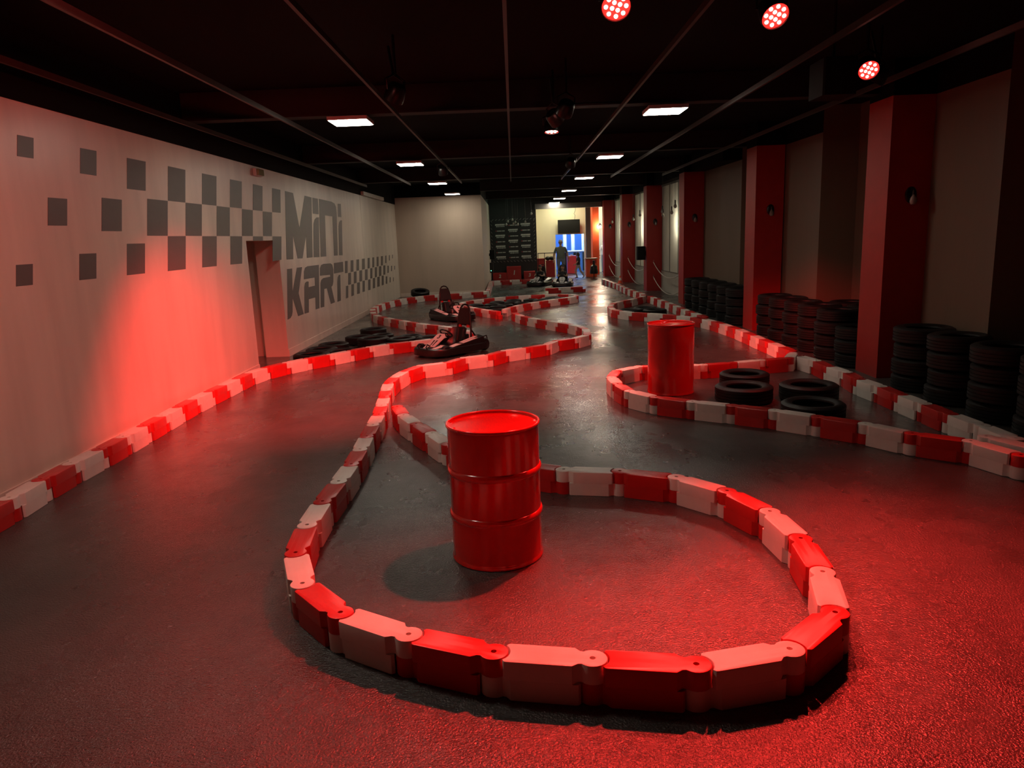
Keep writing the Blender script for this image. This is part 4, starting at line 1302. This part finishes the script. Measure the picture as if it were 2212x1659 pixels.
# wall lamps: oval plate with a clear bulb
def sconce(loc, rz, label, lit):
    t = thing('wall_lamp', label, 'lamp', loc, rz, 'bulb wall lamps')
    b = MB(); b.lathe([(.07, 0), (.07, .012), (.055, .024), (.001, .026)], 24); b.xf(Matrix.Diagonal((1, 1.45, 1, 1))); b.xf(rot_mat((0, 0, 0), PI / 2)); b.build('back_plate', M_black_plastic, t)
    b = MB(); b.tube([(0, -.02, .03), (0, -.06, .05), (0, -.07, .035)], .012, 8); b.lathe([(.018, .0), (.018, .045)], 12, 0, -.07); b.build('holder', M_steel, t)
    b = MB(); b.lathe([(.001, -.125), (.028, -.118), (.042, -.085), (.036, -.045), (.017, -.010), (.015, .0)], 18, 0, -.07)
    bulb = b.build('bulb', LIT if lit else M_glass, t)
    if not lit:
        MB().tube([(0, -.07, -.01), (.010, -.07, -.08), (-.010, -.07, -.08), (0, -.07, -.02)], .003, 5).build('filament', M_chrome, bulb)
    else:
        ld = bpy.data.lights.new('wall_lamp_glow', 'POINT'); ld.energy = LIT_POWER; ld.color = (1.0, .86, .62); ld.shadow_soft_size = .05
        lo = bpy.data.objects.new('wall_lamp_glow', ld); COL.objects.link(lo)
        p = Matrix.Translation(loc) @ Matrix.Rotation(rz, 4, 'Z') @ Vector((0, -.17, -.05)); lo.location = p
    return t
def pane_material():
    m = bpy.data.materials.new('frosted_window_pane'); m.use_nodes = True
    N, L = m.node_tree.nodes, m.node_tree.links
    out = N['Material Output']
    tr = N.new('ShaderNodeBsdfTranslucent'); tr.inputs['Color'].default_value = (.78, .77, .70, 1)
    df = N.new('ShaderNodeBsdfDiffuse'); df.inputs['Color'].default_value = (.55, .55, .50, 1)
    gl = N.new('ShaderNodeBsdfGlossy'); gl.inputs['Roughness'].default_value = .2
    nz = N.new('ShaderNodeTexNoise'); nz.inputs['Scale'].default_value = 3.0
    rp = N.new('ShaderNodeMapRange'); rp.inputs['To Min'].default_value = .42; rp.inputs['To Max'].default_value = .58
    L.new(nz.outputs['Fac'], rp.inputs['Value'])
    m1 = N.new('ShaderNodeMixShader'); L.new(rp.outputs[0], m1.inputs[0]); L.new(tr.outputs[0], m1.inputs[1]); L.new(df.outputs[0], m1.inputs[2])
    m2 = N.new('ShaderNodeMixShader'); m2.inputs[0].default_value = .08; L.new(m1.outputs[0], m2.inputs[1]); L.new(gl.outputs[0], m2.inputs[2])
    L.new(m2.outputs[0], out.inputs['Surface'])
    return m
M_pane = pane_material()
M_sill = wall_material('pale_sill_wall', (.45, .44, .38), .6, .06)
LIT = emit('lit_bulb', (1.0, .85, .6), 60.0)
LIT_POWER = 60.0
cn_ = ['nearest', 'second', 'third', 'fourth', 'fifth', 'farthest']
for i, (x, y) in enumerate(COLS):
    sconce((x + .29, y, 2.33), 0, 'unlit oval bulb lamp on the front of the %s red column' % cn_[i], False)

# lit frosted windows between the far columns: sill wall, mullions, panes, a bulb added behind each to make it glow
for i in range(3):
    xa, ya = COLS[i + 2]; xb, yb = COLS[i + 3]
    y0, y1 = ya + CD, yb
    xw0 = xa + CW - .04; xw1 = xb + CW - .04
    def PX(t): return xw0 + (xw1 - xw0) * t
    def PY(t): return y0 + (y1 - y0) * t
    def strip(t0, t1, z0, z1, d0, d1):
        return MB().hexa([(PX(t0) + d0, PY(t0), z0), (PX(t0) + d1, PY(t0), z0), (PX(t1) + d1, PY(t1), z0), (PX(t1) + d0, PY(t1), z0),
                          (PX(t0) + d0, PY(t0), z1), (PX(t0) + d1, PY(t0), z1), (PX(t1) + d1, PY(t1), z1), (PX(t1) + d0, PY(t1), z1)])
    struct(strip(0, 1, 0, .68, 0, .10).build('wall_sill', M_sill, smooth=0))
    struct(strip(0, 1, 3.46, 3.60, -.004, .10).build('trim_%d' % (7 + i), M_grey_frame, smooth=0))
    win = struct(strip(0, 1, .68, .70, -.01, .10).build('window_%d' % (i + 1), M_grey_frame, smooth=0))
    n = 4
    for k in range(n):
        strip(k / n + .004, (k + 1) / n - .004, .70, 3.46, .03, .036).build('pane', M_pane, win, smooth=0)
        strip((k + 1) / n - .006, (k + 1) / n + .006 if k < n - 1 else 1.0, .70, 3.46, .02, .06).build('mullion', M_grey_frame, win, smooth=0)
    t_ = (.53, .62, .6)[i]
    lamp = thing('window_lamp', 'lit bulb behind the frosted window between the %s and %s columns' % (('third', 'fourth', 'fifth')[i], ('fourth', 'fifth', 'farthest')[i]), 'lamp', (PX(t_) + .34, PY(t_), 2.32), 0, 'bulbs behind the far windows')
    MB().tube([(0, 0, .10), (0, 0, HZ - 2.325)], .006, 6).build('cable', M_black_plastic, lamp)
    MB().lathe([(.02, .05), (.022, .10)], 12).build('holder', M_black_plastic, lamp)
    MB().ball((0, 0, 0), .045, .045, .055, 14, 10).build('bulb', LIT, lamp)
    ld = bpy.data.lights.new('window_lamp_glow', 'POINT'); ld.energy = (70.0, 110.0, 170.0)[i]; ld.color = (1.0, .93, .78); ld.shadow_soft_size = .07
    lo = bpy.data.objects.new('window_lamp_glow', ld); COL.objects.link(lo); lo.location = (PX(t_) + .30, PY(t_), 2.22)
pend = 0
def pendant(x, y, z, label):
    t = thing('pendant_bulb', label, 'lamp', (x, y, z), 0, 'hanging bare bulbs')
    MB().tube([(0, 0, .16), (0, 0, HZ - z - .005)], .004, 5).build('cable', M_black_plastic, t)
    MB().lathe([(.020, .07), (.022, .16), (.010, .18)], 12).build('holder', M_black_plastic, t)
    MB().lathe([(.001, -.065), (.028, -.057), (.048, -.02), (.046, .01), (.030, .045), (.019, .07)], 18).build('bulb', PB, t)
PB = M_glass
for (x, y, z, l) in ((4.78, 23.9, 2.62, 'hanging clear bulb between the third and fourth columns, left and higher'), (4.74, 23.6, 2.50, 'hanging clear bulb between the third and fourth columns, left and lower'),
                  (4.80, 22.6, 2.55, 'hanging clear bulb between the third and fourth columns, right and lower'), (4.84, 22.3, 2.72, 'hanging clear bulb between the third and fourth columns, right and higher'),
                  (4.66, 28.9, 2.50, 'hanging clear bulb between the fourth and fifth columns, left'), (4.70, 27.6, 2.62, 'hanging clear bulb between the fourth and fifth columns, right'),
                  (4.52, 33.9, 2.50, 'hanging clear bulb between the fifth and farthest columns')):
    pendant(x, y, z, l)
for i, (px_, z) in enumerate(((-.20, 2.72), (.0, 2.78), (-.28, 2.57), (.04, 2.60), (.14, 2.66), (.25, 2.56), (.60, 2.66), (.88, 3.02))):
    pendant(px_, 34.6 - .12 * (i % 3), z, '%s hanging bulb from the left before the sponsor banner' % ORD[sorted(range(8), key=lambda q: (-.20, .0, -.28, .04, .14, .25, .60, .88)[q]).index(i)])

# ------------------------------------------------------------------ bright rooms beyond
YC = 38.2
mb = MB()
mb.box(.9, 2.18, YC, YC + .12, 0, HZ); mb.box(2.18, 3.64, YC, YC + .12, 2.03, HZ); mb.box(3.64, 4.30, YC, YC + .12, 0, HZ)
struct(mb.build('wall_cream', M_cream, smooth=0))
mb = MB(); mb.box(.9, 1.0, YD + .15, YC, 0, HZ); struct(mb.build('wall_lobby_side', M_cream, smooth=0))
mb = MB(); mb.box(3.98, 4.30, YC - .9, YC, 0, HZ); struct(mb.build('wall_orange', M_orange_red, smooth=0))
mb = MB(); mb.box(3.62, 3.86, 37.0, 37.24, 0, HZ); struct(mb.build('trim_6', M_grey_frame, smooth=0))
mb = MB(); mb.box(4.30, 6.0, 39.6, 39.75, 0, HZ); struct(mb.build('wall_lobby_far', M_cream, smooth=0))
mb = MB(); mb.box(.5, 6.0, 44.0, 44.15, 0, HZ); mb.box(.5, .65, YC + .12, 44, 0, HZ); mb.box(5.85, 6.0, YC + .12, 44, 0, HZ)
struct(mb.build('wall_blue', M_blue_wall, smooth=0))
for i, (x, l) in enumerate(((2.95, 'first'), (3.40, 'second'), (3.98, 'third'))):
    o = MB().prism(circ(0, 0, .11, 16), 0, 2.9).build('white_post', M_white_plastic, None, (x, 42.6 - i * .2, 0)); tag(o, '%s pale post from the left in the blue room' % l, 'post', 'pale posts in the blue room')
bc = thing('bar_counter', 'white topped counter in the blue room', 'counter', (3.6, 41.2, 0))
MB().box(-.9, .9, -.25, .25, .0, 1.08).build('front', M_blue_wall, bc, smooth=0)
bevel_box(MB(), -.98, .98, -.34, .3, 1.082, 1.14, .015).build('top', M_white_plastic, bc)
for k in range(4):
    MB().box(-.80 + k * .5, -.66 + k * .5, -.27, -.252, .05, 1.04).build('front_slat', M_black_plastic, bc, smooth=0)
rc = thing('low_cabinet', 'glossy pinkish red cabinet in the doorway to the blue room', 'cabinet', (3.02, 38.75, 0))
MB().prism([(-.24, -.2), (.24, -.2), (.24, .2), (-.24, .2)], 0.02, .93, bevel=.02).build('body', mat('pinkish_red_laminate', (.60, .05, .07), .3), rc, smooth=0)
MB().box(-.06, .06, -.05, .05, .931, .99).build('bowl', M_white_plastic, rc, smooth=0)
tv = thing('television', 'black flat television high on the cream wall', 'television', (2.86, YC - .20, 2.42))
bevel_box(MB(), -.56, .56, -.03, .03, -.34, .34, .012).build('screen', M_speaker, tv)
MB().box(-.15, .15, .03, .199, -.10, .10).build('bracket', M_grey_frame, tv, smooth=0)
MB().tube([(.30, .1, .34), (.34, .19, .55), (.28, .19, .62), (.36, .19, .80), (.36, .19, 1.1)], .008, 6).build('cable', M_black_plastic, tv)
for i, (x, y, z1, w, l) in enumerate(((1.34, 36.6, .88, .40, 'narrow red cabinet behind the black railing, against the dark wall edge'), (1.78, 36.3, .78, .42, 'red cabinet behind the black railing, with a black cushion'))):
    c = thing('red_cabinet', l, 'cabinet', (x, y, 0), 0, 'red cabinets behind the railing')
    MB().box(-w / 2, w / 2, -.2, .2, 0.02, z1).build('body', M_red_paint, c, smooth=0)
    MB().box(-w / 2 - .01, w / 2 + .01, -.215, .21, z1 + .001, z1 + .03).build('top', M_red_paint, c, smooth=0)
cu = thing('cushion', 'lumpy black cushion lying on the red cabinet', 'cushion', (1.77, 36.3, .811))
b = MB(); b.ball((-.10, 0, .10), .14, .15, .10, 14, 8); b.ball((.10, 0, .10), .14, .15, .10, 14, 8); b.build('cover', M_rubber, cu)
rl = thing('railing', 'black metal railing before the cream wall', 'railing', (0, 35.9, 0))
MB().tube([(1.16, 0, 1.18), (2.14, 0, 1.18)], .018, 8).build('top_rail', M_steel, rl)
for x in (1.18, 1.49, 2.12):
    MB().tube([(x, 0, .002), (x, 0, 1.17)], .015, 8).build('post', M_steel, rl)
ct = thing('reception_counter', 'orange red counter with a wooden top beside the doorway', 'counter', (3.62, 34.9, 0))
MB().box(-.24, .26, -.22, .22, 0.02, .86).build('body', M_orange_red, ct, smooth=0)
MB().box(-.06, .24, -.236, -.222, .64, .80).build('drawer', M_red_paint, ct, smooth=0)
bevel_box(MB(), -.30, .30, -.27, .25, .861, .90, .012).build('top', M_wood, ct)
sg = thing('bell_stand', 'black bell shaped hood on a stand before the orange counter', 'stand', (3.60, 33.4, 0))
MB().lathe([(.17, .24), (.19, .30), (.16, .46), (.15, .58), (.06, .64), (.055, .82), (.03, .84), (.001, .84)], 24).build('hood', M_black_plastic, sg)
MB().tube([(0, 0, .03), (0, 0, .30)], .018, 8).build('pole', M_steel, sg)
MB().lathe([(.17, .003), (.17, .02), (.03, .035)], 24).build('base', M_steel, sg)

def room_lamp(x, y, z, sx, sy, colr, strength, label):
    t = thing('ceiling_light', label, 'light', (x, y, z), 0, 'lights in the rooms beyond')
    MB().box(-sx - .02, sx + .02, -sy - .02, sy + .02, .011, .05).build('housing', M_panel_frame, t, smooth=0)
    MB().box(-sx, sx, -sy, sy, 0, .010).build('diffuser', emit('room_light', colr, strength), t, smooth=0)
room_lamp(2.6, 37.2, 3.80, .5, .3, (1.0, .93, .62), 24.0, 'warm ceiling light in the cream lobby, above the television')
room_lamp(3.1, 41.0, 3.70, .9, .6, (.45, .68, 1.0), 40.0, 'cool blue ceiling light in the blue room')
room_lamp(4.95, 38.0, 3.80, .3, .4, (1.0, .92, .70), 40.0, 'warm ceiling light beyond the farthest column')
sconce((4.36, YC - .9, 2.40), 0, 'bright lit bulb lamp on the orange wall end', True)
room_lamp(-.2, 34.0, 3.86, .2, .2, (.55, 1.0, .75), 10.0, 'small greenish ceiling light above the podium')

# emergency light on the left wall, black box hung at the upper right
em = thing('emergency_light', 'small emergency light high on the white wall above the doorway', 'light', (XL, 12.5, 3.14))
bevel_box(MB(), .002, .06, -.15, .15, 0, .12, .012).build('case', M_white_plastic, em)
bevel_box(MB(), .061, .10, -.13, .13, .01, .11, .012).build('cover', mat('greenish_clear_plastic', (.35, .40, .22), .1, spec=.8), em)
bb = thing('hanging_box', 'black box hung under the ceiling beside the right red lights', 'speaker', (2.76, 6.60, 3.06))
bevel_box(MB(), -.14, .14, -.16, .16, 0, .30, .015).build('cabinet', M_speaker, bb)
MB().tube([(0, 0, .30), (0, 0, HZ - 3.065)], .012, 6).build('hanger', M_steel, bb)
